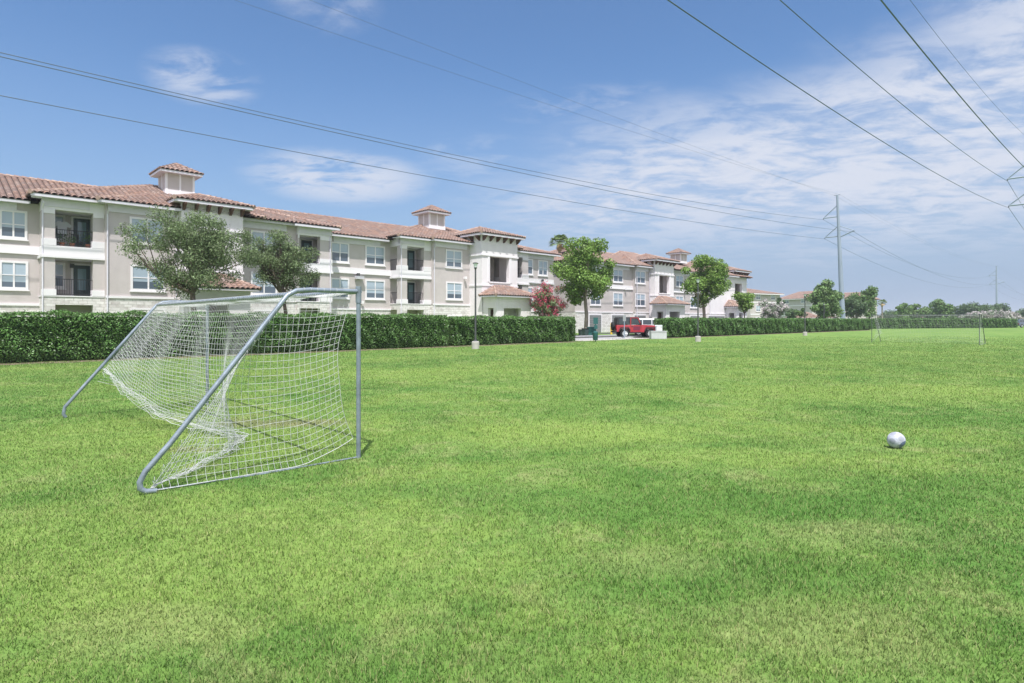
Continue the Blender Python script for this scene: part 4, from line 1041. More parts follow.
# ------------------------------------------------------------------ power line poles and cables
VD = W(0, 1)                                         # cross-arm direction
def steel_pole(base, h, r0, r1, lean, label, right=True):
    root = empty('power_pole', base); tag(root, label, 'power pole', 'grey steel power poles')
    def at(z): return Vector((lean.x * z / h, lean.y * z / h, z))
    m = MB(); m.tube([at(-.2), at(h * .33), at(h * .66), at(h)], [r0, r0 + (r1 - r0) * .33, r0 + (r1 - r0) * .66, r1], 14); m.build('shaft', 'polesteel', root, smooth=True)
    tips = []
    def arm(sg, zt, zb, L, drop=0.0):
        k = MB(); tip = at(zt) + VD * (sg * L) + Vector((0, 0, drop))
        k.tube([at(zt + (0 if sg > 0 else -.9)), tip], .13, 6); k.tube([at(zb), tip], .09, 6); k.build('arm', 'polesteel', root)
        ins = MB(); ins.lathe([(.04, 0), (.08, -.08), (.04, -.15), (.08, -.22), (.03, -.3)], tip, 8); ins.build('insulator', 'lampdark', root)
        tips.append(base + tip + Vector((0, 0, -.3)))
    arm(1, h * .838, h * .925, 2.75); arm(1, h * .690, h * .770, 2.65); arm(-1, h * .715, h * .770, 2.75, 0.2)
    c = MB(); c.tube([at(h) - VD * .55, at(h) + VD * .55], .07, 6); c.build('cap_bar', 'polesteel', root)
    tips += [base + at(h) - VD * .5, base + at(h) + VD * .5]
    return tips
PB1 = P(843.0, 120); T1 = steel_pole(PB1, 26.6, .55, .20, Vector((-1.15, 0, 0)), 'tall grey steel power pole with three bracket arms, between the two tree groups')
PB2 = P(997, 278); T2 = steel_pole(PB2, 26.6, .50, .20, Vector((-.3, 0, 0)), 'same kind of steel power pole much farther off, above the far hedge')
PB3 = P(1034.5, 86); T3 = steel_pole(PB3, 26.6, .55, .20, Vector((-.4, 0, 0)), 'steel power pole at the right edge of the view, only its left arm tips showing')
u = W(1, 0)
PB0 = PB1 - u * 220; T0 = [t - u * 220 for t in T1]
PB4 = PB3 - u * 200
def fit(p, q, *pix):
    """start height offset and sag that bring the cable p-q through two sight lines"""
    rows = []; d = q - p
    for (px, py) in pix:
        t_ = (px - 512) / 600.0; t = (t_ * p.y - p.x) / (d.x - t_ * d.y); c = p.lerp(q, t)
        rows.append((1 - t, -4 * t * (1 - t), CAM_H + (320 - py) / 600.0 * c.y - c.z))
    (a, b, e), (c_, d_, f) = rows; det = a * d_ - b * c_
    return Vector((0, 0, (e * d_ - b * f) / det)), (a * f - e * c_) / det
def sag_for(p, q, px, py):
    """sag that brings the cable p-q through the sight line of (px, py)"""
    t_ = (px - 512) / 600.0; d = q - p
    t = (t_ * p.y - p.x) / (d.x - t_ * d.y); c = p.lerp(q, t)
    z = CAM_H + (320 - py) / 600.0 * c.y
    return (c.z - z) / (4 * t * (1 - t))
def cable(points, sags, r, label, group):
    m = MB()
    for (p, q, s) in zip(points[:-1], points[1:], sags):
        k = 48; pts = []
        for i in range(k + 1):
            t = i / k; c = p.lerp(q, t); c.z -= 4 * s * t * (1 - t); pts.append(c)
        m.tube(pts, r, 5)
    o = m.build('power_cable', 'cable', None, tuple(points[0])); o.location = points[0]; tag(o, label, 'power cable', group)
G1 = 'cables of the power line behind the hedge'; G2 = 'cables of the power line overhead at the right'
far2 = [t + u * 230 for t in T2]
nm = ['upper left arm', 'lower left arm', 'right arm', 'cap (field side)', 'cap (building side)']
for i, (s0, s1, s2, r, lb) in enumerate((
        (((512, 167), (0, 52.5)), 4.8, 4.5, .026, 'dark cable over the roofs, from the topmost arm of the tall steel pole'),
        (((512, 191.5), (0, 95.5)), 4.6, 4.5, .026, 'lowest cable over the roofs, ending on the lower left arm of the tall steel pole'),
        (((512, 171), (0, 56.5)), 4.7, 4.5, .026, 'dark cable over the roofs ending on the right arm of the tall steel pole'),
        (((512, 92.5), (235, 0)), 2.6, 2.5, .011, 'faint thin wire high in the sky, lower of the two from the pole top'),
        (((512, 78), (315, 2)), 2.6, 2.5, .011, 'faint thin wire high in the sky, upper of the two from the pole top'))):
    dz, s0 = fit(T0[i], T1[i], *s0)
    cable([T0[i] + dz, T1[i], T2[i], far2[i]], (s0, s1, s2), r, lb, G1)
for i, (zs, r, lb) in enumerate((
        ((780, 0), .026, 'second cable from the left in the right sky, ending on the upper arm tip'),
        ((668, 0), .026, 'longest cable across the right sky, ending on the lower arm tip'),
        ((881, 0), .030, 'thick dark cable crossing the top right corner, nearest overhead'),
        ((910, 0), .012, 'thin faint wire crossing the top right corner beside the thick cable'))):
    t = T3[i]; q = t + u * 200
    cable([t - u * 200, t, q], (sag_for(t - u * 200, t, *zs), 4.0), r, lb, G2)

# ------------------------------------------------------------------ football goals
def goal(F1, wv, dv, width, depth, top, height, label, edge, slack=1.0, r=.0265, steel='galv', cord=.0018, cell=.075, seed=1):
    """F1 foot of the nearer front post, wv along the crossbar, dv towards the back"""
    root = empty('football_goal', F1); tag(root, label, 'football goal', 'portable football goals')
    def G(w, d, z): return Vector((wv.x * w + dv.x * d, wv.y * w + dv.y * d, z))
    for w in (0, width):
        k = MB(); k.tube([G(w, 0, -.03), G(w, 0, height)], r, 12); k.build('post', steel, root, smooth=True)
        k = MB(); pts = [G(w, -.03, height - .03)]
        pts += [G(w, top * .72, height - .03), G(w, top * .9, height - .045), G(w, top * 1.02, height - .10), G(w, top * 1.12, height - .21)]
        bx, bz = depth - .01, .18
        n = 6
        for i in range(1, n): t = i / n; pts.append(G(w, top * 1.12 + (bx - top * 1.12) * t, height - .21 + (bz - height + .21) * t))
        sg = 1 if w == 0 else -1
        pts += ([G(w, bx + .0, bz + .03), G(w, depth + .035, .12), G(w, depth + .03, .06), G(w, depth - .01, .025), G(w, depth - .10, .015)] if w == 0 else [G(w, bx, bz), G(w, depth + .01, .07), G(w, depth - .02, .01)])
        k.tube(pts, r * 1.0, 12); k.build('side_rail', steel, root, smooth=True)
        if w == 0: k = MB(); k.tube([G(w, -.02, .01), G(w, depth * .5, .004), G(w + .05 * sg, depth - .05, .01)], .011, 8); k.build('ground_bar', steel, root, smooth=True)
        k = MB(); k.tube([G(w, 0, height - .16), G(w, 0, height + .03)], r * 1.28, 12); k.build('corner_sleeve', steel, root, smooth=True)
    k = MB(); k.tube([G(-.03, 0, height - .03), G(width + .03, 0, height - .03)], r, 12); k.build('crossbar', steel, root, smooth=True)
    k = MB(); k.tube([G(0, top, height - .09), G(width, top, height - .09)], r * .9, 12); k.build('rear_bar', steel, root, smooth=True)
    rr = random.Random(seed)
    cr = cord; full_edge = cell < .15 and r > .02
    def nz(a, b, s): return mnoise.noise(Vector((a, b, s)))
    # back net: rows hang from the rear bar to a slack bottom edge
    E = edge; cols = int(width / cell * 1.12); rows = int(2.75 / cell)
    def edge_at(w):
        for (p, q) in zip(E[:-1], E[1:]):
            if w <= q[0] + 1e-6:
                t = (w - p[0]) / (q[0] - p[0]); t2 = t * t * (3 - 2 * t) * .5 + t * .5
                return p[1] + (q[1] - p[1]) * t2, p[2] + (q[2] - p[2]) * t2
        return E[-1][1], E[-1][2]
    def back(i, j):
        w = width * i / cols; v = j / rows
        d1, z1 = edge_at(w)
        vv = v / .80 if v < .8 else 1.0
        bunch = max(0, v - .8) / .2 if full_edge else 0
        if not full_edge: vv = v
        mid = math.sin(math.pi * min(1, w / width))
        d = top + (d1 - top) * vv; z = height - .09 + (z1 - height + .09) * vv
        sag = math.sin(math.pi * vv) * mid
        d += sag * (.20 * slack + .12 * nz(w * .9, 0, seed)); z -= sag * .10
        z += .015 * mid * nz(w * 1.7, v * 3.0, 2 + seed) * math.sin(math.pi * vv)
        d += .06 * mid * nz(w * 1.9, v * 1.6, seed + 5) * math.sin(math.pi * vv * .9)
        if bunch > 0:                    # spare netting gathered in folds along the ground line
            d += .13 * math.sin(bunch * 7 + w * 2.2) * mid + .05 * nz(w * 6, bunch * 5, 3); z = max(.012, z + .07 * abs(math.sin(bunch * 5.5 + w * 1.3)) * mid)
            w += .05 * nz(w * 5, bunch * 4, 9)
        w += .02 * nz(w * 1.5, v * 2, 7) * mid
        return G(w, d, max(z, .012))
    net = MB()
    P_ = [[back(i, j) for j in range(rows + 1)] for i in range(cols + 1)]
    for i in range(cols + 1): net.tube(P_[i], cr, 4, cap=False)
    for j in range(rows + 1): net.tube([P_[i][j] for i in range(cols + 1)], cr * (1.9 if j == rows and full_edge else 1), 4, cap=False)
    # roof net between crossbar and rear bar
    kk = max(2, int(top / cell))
    def roof(i, j):
        w = width * i / cols; v = j / kk; s_ = math.sin(math.pi * v)
        return G(w, top * v, height - .03 - .06 * v - .045 * s_ * (1 + .8 * nz(w * 1.3, 0, 4)))
    Q_ = [[roof(i, j) for j in range(kk + 1)] for i in range(cols + 1)]
    for i in range(cols + 1): net.tube(Q_[i], cr, 4, cap=False)
    for j in range(kk + 1): net.tube([Q_[i][j] for i in range(cols + 1)], cr, 4, cap=False)
    # loops round the bars
    for i in range(0, cols + 1):
        w = width * i / cols
        for (dd, zz) in ((0, height - .03), (top, height - .09)):
            ring = [G(w + .012 * q / 6, dd + math.cos(q * 1.047) * (r + .004), zz + math.sin(q * 1.047) * (r + .004)) for q in range(7)]
            net.tube(ring, cr * .9, 4, cap=False)
    net.build('back_net', 'net', root)
    # side nets
    def rail_z(d):
        if d <= top * .95: return height - .03
        return max(.02, (height - .03) * (1 - (d - top * .95) / (depth - top * .95)))
    for w0, sg in ((0, 1), (width, -1)):
        sn = MB(); nc = int(depth / cell); nr = int(height / cell)
        full = (w0 == 0)
        if full:
            def sp(i, j):
                d = .05 + (depth - .06) * i / nc; zt = rail_z(d); z = .02 + (height - .05) * j / nr
                zz = min(z, zt)
                s_ = math.sin(math.pi * min(1, zz / max(zt, .1))) 
                fe = (1 - i / nc) ** 3
                dd = d + fe * .20 * math.sin(math.pi * min(1, z / height) ) + .03 * nz(d * 3, zz * 2, 11)
                inn = .10 * s_ * (1 - fe) * (.6 + nz(d * 1.5, zz * 1.5, 12)) + .03
                lowz = .24 * max(0.0, 1 - d / .75) ** 1.6; zz = lowz + zz * (1 - lowz / zt)
                zz = zz - .045 * math.sin(math.pi * (i / nc)) * s_ + .03 * nz(d * 2, zz * 2, 13) * s_
                return G(w0 + sg * inn * (1 if zz > .05 else .3), dd, max(zz, .015)), z <= zt + cell * .6
        else:
            def sp(i, j):
                d = .05 + (depth - .30) * i / nc; zt = rail_z(d); low = .10 + .55 * (i / nc) ** 1.3
                z = low + (height - .05 - low) * j / nr; zz = min(z, zt)
                return G(w0 + sg * (.04 + .22 * math.sin(math.pi * min(1, (zz - low) / max(.1, zt - low)))), d + .01 * nz(d * 2, zz * 2, 15), zz), z <= zt + cell * .6
        S = [[sp(i, j) for j in range(nr + 1)] for i in range(nc + 1)]
        for i in range(nc + 1):
            pts = [p for p, ok in S[i] if ok]
            if len(pts) > 1: sn.tube(pts, cr * (1.5 if i == 0 else 1), 4, cap=False)
        for j in range(nr + 1):
            pts = [S[i][j][0] for i in range(nc + 1) if S[i][j][1]]
            if len(pts) > 1: sn.tube(pts, cr * (2.0 if j == 0 else 1), 4, cap=False)
        # loops round the sloping rail
        for i in range(3, nc + 1):
            d = .05 + (depth - .06) * i / nc; z = rail_z(d)
            if not full and z < .7: continue
            ring = [G(w0 + math.cos(q * 1.047) * (r + .004), d + .01 * q / 6, z + math.sin(q * 1.047) * (r + .004)) for q in range(7)]
            sn.tube(ring, cr * .9, 4, cap=False)
        sn.build('side_net', 'net', root)
    return root

F1 = P(358.5, 6.96); R1 = P(143.5, 5.52); R2 = P(64, 9.8)
wv = (R2 - R1); gw = wv.length; wv.normalize(); dv = Vector((-wv.y, wv.x, 0)); 
if dv.dot(R1 - F1) < 0: dv = -dv
edge = [(0, 2.10, .05), (.63, 1.53, .03), (1.3, 1.0, .02), (2.0, .68, .02), (3.0, .92, .07), (3.63, 1.23, .18), (4.6, 1.5, .45), (gw, 1.62, .78)]
goal(F1, wv, dv, gw, 2.16, .82, 1.96, 'grey steel football goal with sagging white net in the left foreground', edge)
FF = P(871.8, 42.7); FR = FF - VD * 6.1
goal(FR, VD.copy(), W(1, 0), 6.1, 2.1, .75, 1.98, 'distant football goal standing alone in the middle of the field at the right', [(0, 2.5, .05), (1.5, 2.2, .03), (3, 1.9, .03), (4.5, 2.0, .05), (6.1, 1.9, .1)], slack=.6, r=.019, steel='goalgrey', cord=.0020, cell=.16, seed=4)

# ------------------------------------------------------------------ the ball
def ball():
    import bmesh
    rad = .101; root = empty('football', P(896.2, 7.48, 0)); tag(root, 'white football with grey and dark blue panels lying alone on the grass at the right', 'ball')
    bm = bmesh.new(); bmesh.ops.create_icosphere(bm, subdivisions=5, radius=rad)
    seeds = []
    base = bmesh.new(); bmesh.ops.create_icosphere(base, subdivisions=1, radius=1); pent = [v.co.normalized() for v in base.verts]; base.free()
    rot = Vector((.3, .5, .2)); from mathutils import Euler
    e = Euler((.55, .35, .8)).to_matrix(); pent = [e @ p for p in pent]
    white = MB(); blue = MB(); grey = MB()
    cut = [p for p in pent]
    dark = [Vector((.1, .9, .3)).normalized(), Vector((.42, -.78, -.50)).normalized(), Vector((.93, -.1, .1)).normalized()] + sorted(pent, key=lambda p: (p.dot(Vector((0, -1, 0)))))[:2]
    bm.faces.ensure_lookup_table()
    for f in bm.faces:
        c = f.calc_center_median().normalized(); isd = False
        for d in dark:
            if c.dot(d) > (.84 if d.y < -.5 else .885): isd = True
        pts = []
        for v in f.verts:
            n = v.co.normalized(); s = sorted((n.dot(p) for p in pent), reverse=True)
            g = s[0] - s[1]; seam = .004 * max(0, 1 - g / .035); pts.append(tuple(n * (rad - seam) + Vector((0, 0, rad + .002))))
        isg = max(c.dot(p) for p in pent) > .935
        (blue if isd else grey if isg else white).poly(pts)
    bm.free()
    white.build('white_panels', 'ballwhite', root, smooth=True); blue.build('dark_panels', 'ballblue', root, smooth=True); grey.build('grey_panels', 'ballgrey', root, smooth=True)
ball()

# ------------------------------------------------------------------ lamp posts
def lamp_post(loc, h, label):
    root = empty('lamp_post', loc); tag(root, label, 'lamp post', 'lamp posts along the hedge')
    m = MB(); m.lathe([(.21, 0), (.21, .38), (.17, .42)], seg=16); m.build('footing', 'concrete', root)
    m = MB(); m.lathe([(.12, .42), (.12, .46), (.055, .5), (.045, h - .5), (.045, h - .3)], seg=12); m.build('pole', 'lampdark', root, smooth=True)
    m = MB(); m.lathe([(.045, h - .34), (.07, h - .30), (.09, h - .24)], seg=12); m.build('bracket', 'lampdark', root)
    m = MB(); m.lathe([(.075, h - .24), (.125, h - .03)], seg=12); m.build('lens', 'lampglass', root)
    m = MB(); m.lathe([(.16, h - .03), (.15, h + .01), (.05, h + .04)], seg=14); m.build('lamp_cap', 'lampdark', root)
    return root
L0 = lamp_post(P(475.5, 33.2), 4.75, 'nearest lamp post, standing before the hedge left of the first entrance porch')
for (px, D, h, lb) in ((698, 44.4, 4.6, 'lamp post in front of the hedge beside the bright green tree above the red car'),
                       (805, 61.5, 4.25, 'slim dark lamp post in front of the long hedge, left of the conical tree'),
                       (824, 87, 4.0, 'lamp post in front of the conical tree near the tall steel pole'),
                       (917, 122, 3.0, 'small far lamp post before the far hedge, seen through the far goal'),
                       (1004, 132, 3.0, 'small far lamp post at the right end of the far hedge')):
    c = copy_tree(L0); c.location = P(px, D); c.scale = (1, 1, h / 4.75); c['label'] = lb

# ------------------------------------------------------------------ vehicles
def wheel(root, x, y, r, w, sgn):
    m = MB(); m.lathe([(r * .62, -w / 2), (r * .93, -w / 2), (r, -w / 2 + .04), (r, w / 2 - .04), (r * .93, w / 2), (r * .62, w / 2)], (x, y, r), 24, 'y'); o = m.build('wheel', 'rubber', root, smooth=True)
    h = MB(); ys = y + sgn * (w / 2 + .004)
    h.lathe([(r * .60, -.02), (r * .60, .0), (r * .55, .012)], (x, ys, r), 20, 'y')
    for k in range(5):
        t = k * 1.2566; c, s = math.cos(t), math.sin(t)
        h.tube([(x, ys + sgn * .02, r), (x + c * r * .55, ys + sgn * .015, r + s * r * .55)], .04, 5)
    h.build('rim', 'alloy', o)
def prof_solid(root, name, m, pts, y0, y1, taper=0.0, zt=None):
    """side profile extruded across the car, upper points pulled inwards"""
    k = MB(); n = len(pts); zmin = min(p[1] for p in pts); zmax = max(p[1] for p in pts)
    for sg in (-1, 1):
        for (x, z) in pts:
            yy = (y1 if sg > 0 else y0) - sg * taper * ((z - zmin) / (zmax - zmin))
            k.v.append((x, yy, z))
    k.f.append(tuple(range(n))); k.f.append(tuple(range(2 * n - 1, n - 1, -1)))
    for i in range(n): j = (i + 1) % n; k.f.append((i, n + i, n + j, j))
    o = k.build(name, m, root)
    md = o.modifiers.new('bevel', 'BEVEL'); md.width = .035; md.segments = 2; md.limit_method = 'ANGLE'; md.angle_limit = R(35)
    return o
def jeep(loc, rz):
    root = empty('parked_jeep', loc, rz); tag(root, 'red two door off road jeep with black top parked in the gap of the hedge', 'car')
    hw = .78
    prof_solid(root, 'body', 'red', [(-1.80, .55), (-1.80, 1.15), (.42, 1.15), (.46, 1.18), (1.62, 1.12), (1.72, 1.05), (1.72, .62), (1.55, .55), (1.50, .78), (.78, .78), (.66, .5), (-.55, .5), (-.7, .82), (-1.42, .82), (-1.52, .55)], -hw, hw, .02)
    prof_solid(root, 'cabin', 'blackplastic', [(-1.78, 1.16), (-1.70, 1.78), (-1.55, 1.83), (.12, 1.83), (.2, 1.8), (.5, 1.19)], -hw + .03, hw - .03, .06)
    prof_solid(root, 'roof', 'blackplastic', [(-1.66, 1.80), (-1.55, 1.865), (.10, 1.865), (.17, 1.83)], -hw + .08, hw - .08, .02)
    for sg in (-1, 1):
        y = sg * hw
        k = MB(); k.box(-.52, .40, y - sg * .0, y + sg * .018, .56, 1.13); d = k.build('door', 'red', root)
        f = MB(); yy = sg * (hw + .005)
        f.prism([(-.50, 1.15), (-.50, 1.76), (.08, 1.76), (.36, 1.15), (.42, 1.15), (.14, 1.82), (-.58, 1.82), (-.58, 1.15)][::1], yy - sg * .06, yy - sg * .01); f.build('door_frame', 'red', d)
        g = MB(); g.prism([(-.50, 1.18), (-.50, 1.74), (.05, 1.74), (.32, 1.18)], yy - sg * .07, yy - sg * .03); g.build('door_glass', 'carglass', d)
        q = MB(); q.box(-.32, .28, y + sg * .019, y + sg * .024, .68, 1.04); q.build('door_panel', 'maroon', d)
        h = MB(); h.box(-.48, -.36, y + sg * .019, y + sg * .05, 1.02, 1.06); h.build('handle', 'blackplastic', d)
        g = MB(); g.prism([(-1.62, 1.22), (-1.58, 1.72), (-.68, 1.72), (-.68, 1.22)], sg * (hw - .06), sg * (hw - .015)); g.build('rear_window', 'carglass', root)
        for (x0, x1) in ((-1.62, -.58), (.68, 1.82)):
            m = MB(); m.prism([(x0, .62), (x0 + .16, .96), (x1 - .18, .96), (x1, .70), (x1, .66), (x1 - .22, .90), (x0 + .2, .90), (x0 + .06, .60)], y - sg * .02, y + sg * .16); m.build('fender_flare', 'blackplastic', root)
        m = MB(); m.box(.32, .40, y + sg * .03, y + sg * .24, 1.18, 1.36); m.build('wing_mirror', 'blackplastic', root)
        m = MB(); m.lathe([(.10, 0), (.10, .03), (.06, .05)], (1.725, sg * .52, .95), 16, 'x'); m.build('headlight', 'headlamp', root)
        m = MB(); m.box(-1.835, -1.80, sg * .56, sg * .76, .85, 1.08); m.build('tail_light', 'lampred', root)
        m = MB(); m.box(-.5, .6, sg * (hw - .02), sg * (hw + .08), .44, .50); m.build('side_step', 'blackplastic', root)
        for x in (-1.08, 1.20): wheel(root, x, sg * (hw - .02), .395, .25, sg)
    for i in range(7):
        m = MB(); yy = -.3 + i * .1; m.box(1.722, 1.732, yy - .022, yy + .022, .78, 1.06); m.build('grille_slot', 'blackplastic', root)
    m = MB(); m.prism([(.50, 1.20), (.18, 1.80), (.21, 1.80), (.53, 1.20)], -.64, .64); m.build('windscreen', 'carglass', root)
    m = MB(); m.box(1.74, 1.95, -.72, .72, .5, .66); m.build('front_bumper', 'blackplastic', root)
    m = MB(); m.box(-1.98, -1.81, -.74, .74, .48, .62); m.build('rear_bumper', 'blackplastic', root)
    m = MB(); m.lathe([(.14, -.1), (.37, -.1), (.385, -.06), (.385, .06), (.37, .1), (.14, .1)], (-1.97, .05, 1.05), 24, 'x'); m.build('spare_wheel', 'rubber', root, smooth=True)
    return root
jeep(P(634.5, 54.0), R(3))
def car(loc, rz, paint, label, kind='suv', name='parked_car'):
    root = empty(name, loc, rz); tag(root, label, 'car'); hw = .9
    if kind == 'suv':
        body = [(-2.2, .4), (-2.28, .75), (-2.2, 1.08), (1.0, 1.08), (2.05, .95), (2.25, .8), (2.25, .42), (1.85, .36), (1.72, .68), (1.12, .68), (.98, .34), (-.95, .34), (-1.1, .68), (-1.7, .68), (-1.85, .38)]
        cab = [(-2.15, 1.09), (-1.95, 1.68), (-1.7, 1.75), (.15, 1.75), (.35, 1.7), (1.02, 1.09)]; rf = 1.0; win = [((-1.92, 1.15), (-1.78, 1.62), (-1.05, 1.62), (-1.05, 1.15)), ((-.97, 1.15), (-.97, 1.62), (-.12, 1.62), (-.12, 1.15)), ((-.04, 1.15), (-.04, 1.62), (.28, 1.62), (.78, 1.15))]; top = 1.75
    else:
        body = [(-2.2, .4), (-2.28, .7), (-2.15, .98), (-1.2, 1.0), (1.0, .98), (2.0, .84), (2.25, .7), (2.25, .4), (1.85, .32), (1.72, .64), (1.12, .64), (.98, .3), (-.95, .3), (-1.1, .64), (-1.7, .64), (-1.85, .34)]
        cab = [(-1.7, 1.0), (-1.05, 1.45), (-.8, 1.52), (.1, 1.52), (.3, 1.47), (1.05, .99)]; win = [((-1.35, 1.06), (-.95, 1.38), (-.5, 1.4), (-.5, 1.06)), ((-.42, 1.06), (-.42, 1.4), (.12, 1.4), (.72, 1.06))]; top = 1.52
    prof_solid(root, 'body', paint, body, -hw, hw, .04); prof_solid(root, 'cabin', paint, cab, -hw + .08, hw - .08, .10)
    for sg in (-1, 1):
        for wpts in win:
            k = MB(); 
            zb, zt = cab[0][1], top
            vs = []
            for (dy) in (-.004, .012):
                for (x, z) in wpts: vs.append((x, sg * (hw - .08 - .10 * (z - zb) / (zt - zb) + dy), z))
            k.v += vs; n = len(wpts); k.f.append(tuple(range(n))); k.f.append(tuple(range(2 * n - 1, n - 1, -1)))
            for i in range(n): j = (i + 1) % n; k.f.append((i, n + i, n + j, j))
            k.build('side_window', 'carglass', root)
        for x in (-1.4, 1.42): wheel(root, x, sg * (hw - .12), .34, .22, sg)
        k = MB(); k.box(2.2, 2.27, sg * .55, sg * .85, .66, .78); k.build('headlight', 'headlamp', root)
        k = MB(); k.box(-2.3, -2.24, sg * .6, sg * .86, .72, .92); k.build('tail_light', 'lampred', root)
        k = MB(); k.box(.72, .86, sg * hw, sg * (hw + .18), 1.02, 1.16); k.build('wing_mirror', paint, root)
    c = cab
    k = MB(); x0, z0 = c[-1]; x1, z1 = c[-2]; k.prism([(x0 - .03, z0 + .06), (x1 + .05, z1 - .04), (x1 + .085, z1 - .03), (x0 + .02, z0 + .06)], -.66, .66); k.build('windscreen', 'carglass', root)
    return root
car(P(652, 61.5), R(-8), 'carwhite', 'white sport utility vehicle half hidden behind the red jeep')
car(P(675, 64), R(8), 'carblack', 'dark car whose roof shows above the hedge, right of the white vehicle', 'suv')
car(P(706, 68.5), ANG, 'red', 'bright red car whose roof shows above the hedge, under the bright green tree', 'sedan')
bpy.data.objects[-1]
car(P(1021.5, 128), R(20), 'carblue', 'slate blue car at the right edge, beyond the end of the far hedge', 'suv')
car(P(770, 96), ANG, 'carwhite', 'white car just showing above the long hedge, below the pale flowering shrub tree', 'suv')

# ------------------------------------------------------------------ street furniture in the gap of the hedge
def furniture():
    b = P(658, 50.4)
    r = empty('concrete_block', b, R(4)); tag(r, 'low pale grey concrete block at the start of the long hedge', 'concrete block')
    m = MB(); m.box(-.66, .66, -.3, .3, 0, .62); o = m.build('block', 'concrete_pale', r); md = o.modifiers.new('bevel', 'BEVEL'); md.width = .03; md.segments = 2
    m = MB(); m.box(-.69, .69, -.33, .33, .62, .68); m.build('cap_slab', 'concrete_pale', r)
    r = empty('utility_cabinet', P(658.8, 51.6), R(4)); tag(r, 'small white utility cabinet standing right behind the pale concrete block', 'utility cabinet')
    m = MB(); m.box(-.25, .25, -.17, .17, 0, 1.08); o = m.build('cabinet', 'linen', r)
    m = MB(); m.prism([(-.29, 1.08), (.29, 1.08), (.22, 1.17), (-.22, 1.17)], -.2, .2); m.build('lid', 'linen', r)
    m = MB(); m.box(-.2, .2, -.185, -.172, .7, 1.04); m.build('door', 'trim', r); m = MB(); m.box(.12, .15, -.2, -.186, .9, 1.0); m.build('latch', 'lampdark', r)
    # pet waste station
    r = empty('waste_station', P(595.6, 44.2)); tag(r, 'teal green dog waste station on a thin post in front of the parking area', 'waste station')
    m = MB(); m.box(-.03, .03, -.03, .03, 0, 1.75); m.build('post', 'teal', r)
    m = MB(); m.box(-.17, .17, -.055, -.032, 1.30, 1.78); m.build('sign_plate', 'teal', r)
    m = MB(); m.box(-.12, .12, -.17, -.033, .95, 1.22); m.build('bag_dispenser', 'teal', r)
    m = MB(); m.lathe([(.15, .12), (.18, .16), (.19, .66), (.2, .70), (.05, .78)], (-.05, -.25, 0), 16); m.build('bin', 'teal', r, smooth=True)
    # sign seen from the back
    r = empty('parking_sign', P(624.3, 51.5), R(20)); tag(r, 'thin post with a small grey sign turned edge on, in front of the red jeep', 'sign')
    m = MB(); m.box(-.03, .03, -.02, .02, 0, 2.0); m.build('post', 'polesteel', r); m = MB(); m.box(-.15, .15, -.035, -.022, 1.5, 2.02); m.build('sign_plate', 'signgrey', r)
    # bollard
    r = empty('bollard', P(611.3, 67)); tag(r, 'yellow bollard beside the garage door, left of the red jeep', 'bollard')
    m = MB(); m.lathe([(.11, 0), (.11, 1.15), (.08, 1.24), (.02, 1.27)], seg=16); m.build('post', 'yellow', r, smooth=True)
    m = MB(); m.lathe([(.115, .95), (.115, 1.05)], seg=16); m.build('reflective_band', 'trim', r)
    # wheelie bins and transformer
    for (px, D, s, lb, mm) in ((585.2, 58.5, .72, 'dark bin under the tall bright green tree, left one', 'darkgreen'), (581.0, 60, .6, 'smaller dark bin at the end of the hedge under the tree', 'darkgreen')):
        r = empty('waste_bin', P(px, D), R(30)); tag(r, lb, 'bin', 'dark bins beneath the tree'); r.scale = (s, s, s)
        m = MB(); m.v += [(x * .26, y * .28, .12) for x, y in ((-1, -1), (1, -1), (1, 1), (-1, 1))] + [(x * .34, y * .36, 1.0) for x, y in ((-1, -1), (1, -1), (1, 1), (-1, 1))]
        for q in ((0, 3, 2, 1), (4, 5, 6, 7), (0, 1, 5, 4), (1, 2, 6, 5), (2, 3, 7, 6), (3, 0, 4, 7)): m.f.append(q)
        m.build('body', mm, r); m = MB(); m.prism([(-.37, 1.0), (.37, 1.0), (.34, 1.07), (-.30, 1.12)], -.39, .39); m.build('lid', 'blackplastic', r)
        for sg in (-1, 1): m = MB(); m.lathe([(.1, -.03), (.1, .03)], (-.28, sg * .24, .1), 12, 'y'); m.build('wheel', 'rubber', r)
    r = empty('transformer_box', P(590.6, 60), R(20)); tag(r, 'green utility transformer box right of the dark bins', 'transformer box')
    m = MB(); m.box(-.4, .4, -.35, .35, .08, .82); m.build('housing', 'teal', r); m = MB(); m.prism([(-.44, .82), (.44, .82), (.40, .92), (-.40, .92)], -.39, .39); m.build('lid', 'teal', r); m = MB(); m.box(-.5, .5, -.45, .45, 0, .08); m.build('plinth', 'concrete', r)
    # balcony things
    for i, (a, b_, s, lb) in enumerate(((A(62, 46.9), 46.9, 1.0, 'potted plant on the upper balcony of the left end bay, left one'), (A(88, 46.9), 46.9, 1.15, 'potted plant on the upper balcony of the left end bay, right one'), (A(72, 46.9), 46.9, .9, 'potted plant in the middle of the upper balcony of the left end bay'))):
        r = empty('potted_plant', W(a, b_, 6.2)); tag(r, lb, 'potted plant', 'plants on the upper left balcony')
        m = MB(); m.lathe([(.11, 0), (.17, .28), (.15, .28)], seg=14); m.build('pot', 'terracotta', r)
        c = RNG.normal(0, 1, (220, 3)) * np.array([.2, .2, .22]) * s + np.array([0, 0, .55 * s]); np_mesh('foliage', leaf_quads(c, RNG.uniform(.05, .1, 220)), 4, 'hedge', r)
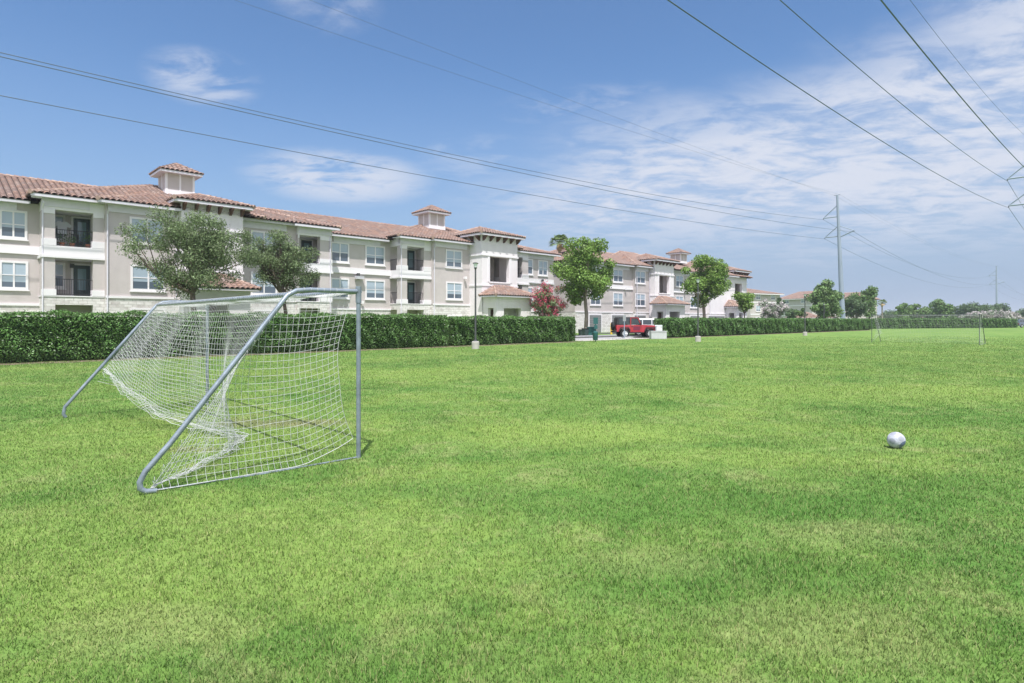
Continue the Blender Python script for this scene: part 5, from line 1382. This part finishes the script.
    def chair(a, b_, z, rz, lb):
        r = empty('balcony_chair', W(a, b_, z), ANG + rz); tag(r, lb, 'chair')
        m = MB(); m.box(-.23, .23, -.22, .22, .40, .44); m.build('seat', 'lampdark', r)
        m = MB()
        for k in range(5): m.box(-.21 + k * .095, -.17 + k * .095, .2, .23, .5, .9)
        m.box(-.23, .23, .195, .235, .88, .93); m.build('backrest', 'lampdark', r)
        for x in (-.21, .18):
            for y in (-.2, .19): m = MB(); m.box(x, x + .03, y, y + .03, 0, .40 if y < 0 else .9); m.build('leg', 'lampdark', r)
    chair(A(77, 47.2), 47.2, 6.2, .4, 'dark metal chair on the upper balcony of the left end bay')
    chair(A(421, 47.2), 47.2, 3.12, -.5, 'dark chair on the lower balcony of the bay left of the second stair tower')
    # two hanging cloths on the upper balcony
    r = empty('hanging_shirt', W(A(62, 48.1), 48.0, 7.15), ANG); tag(r, 'white shirt hung against the back window of the upper left balcony', 'shirt')
    m = MB(); n = 12
    sh = [(-.30, 0), (.30, 0), (.32, .62), (.52, .50), (.62, .72), (.30, 1.0), (.12, 1.02), (0, .94), (-.12, 1.02), (-.30, 1.0), (-.62, .72), (-.52, .50), (-.32, .62)]
    m.prism([(x * .8, z * .8) for x, z in sh], -.03, .03); m.build('cloth', 'linen', r); m = MB(); m.tube([(0, 0, .8), (0, 0, .95), (.04, 0, 1.0)], .01, 5); m.build('hanger', 'lampdark', r)
furniture()

# ------------------------------------------------------------------ thin summer haze
def haze():
    m = bpy.data.materials.new('haze_air'); m.use_nodes = True; N = m.node_tree.nodes; L = m.node_tree.links
    for n in list(N):
        if n.type != 'OUTPUT_MATERIAL': N.remove(n)
    out = [n for n in N if n.type == 'OUTPUT_MATERIAL'][0]
    v = N.new('ShaderNodeVolumePrincipled'); v.inputs['Color'].default_value = (.86, .92, 1, 1); v.inputs['Density'].default_value = .00042; v.inputs['Anisotropy'].default_value = .2
    L.new(v.outputs[0], out.inputs['Volume'])
    k = MB(); k.box(-4100, 4100, -4100, 4100, -1.0, 45.0); o = k.build('haze', m); o['kind'] = 'stuff'; o['label'] = 'thin pale summer haze over the field'; o['category'] = 'haze'
haze()
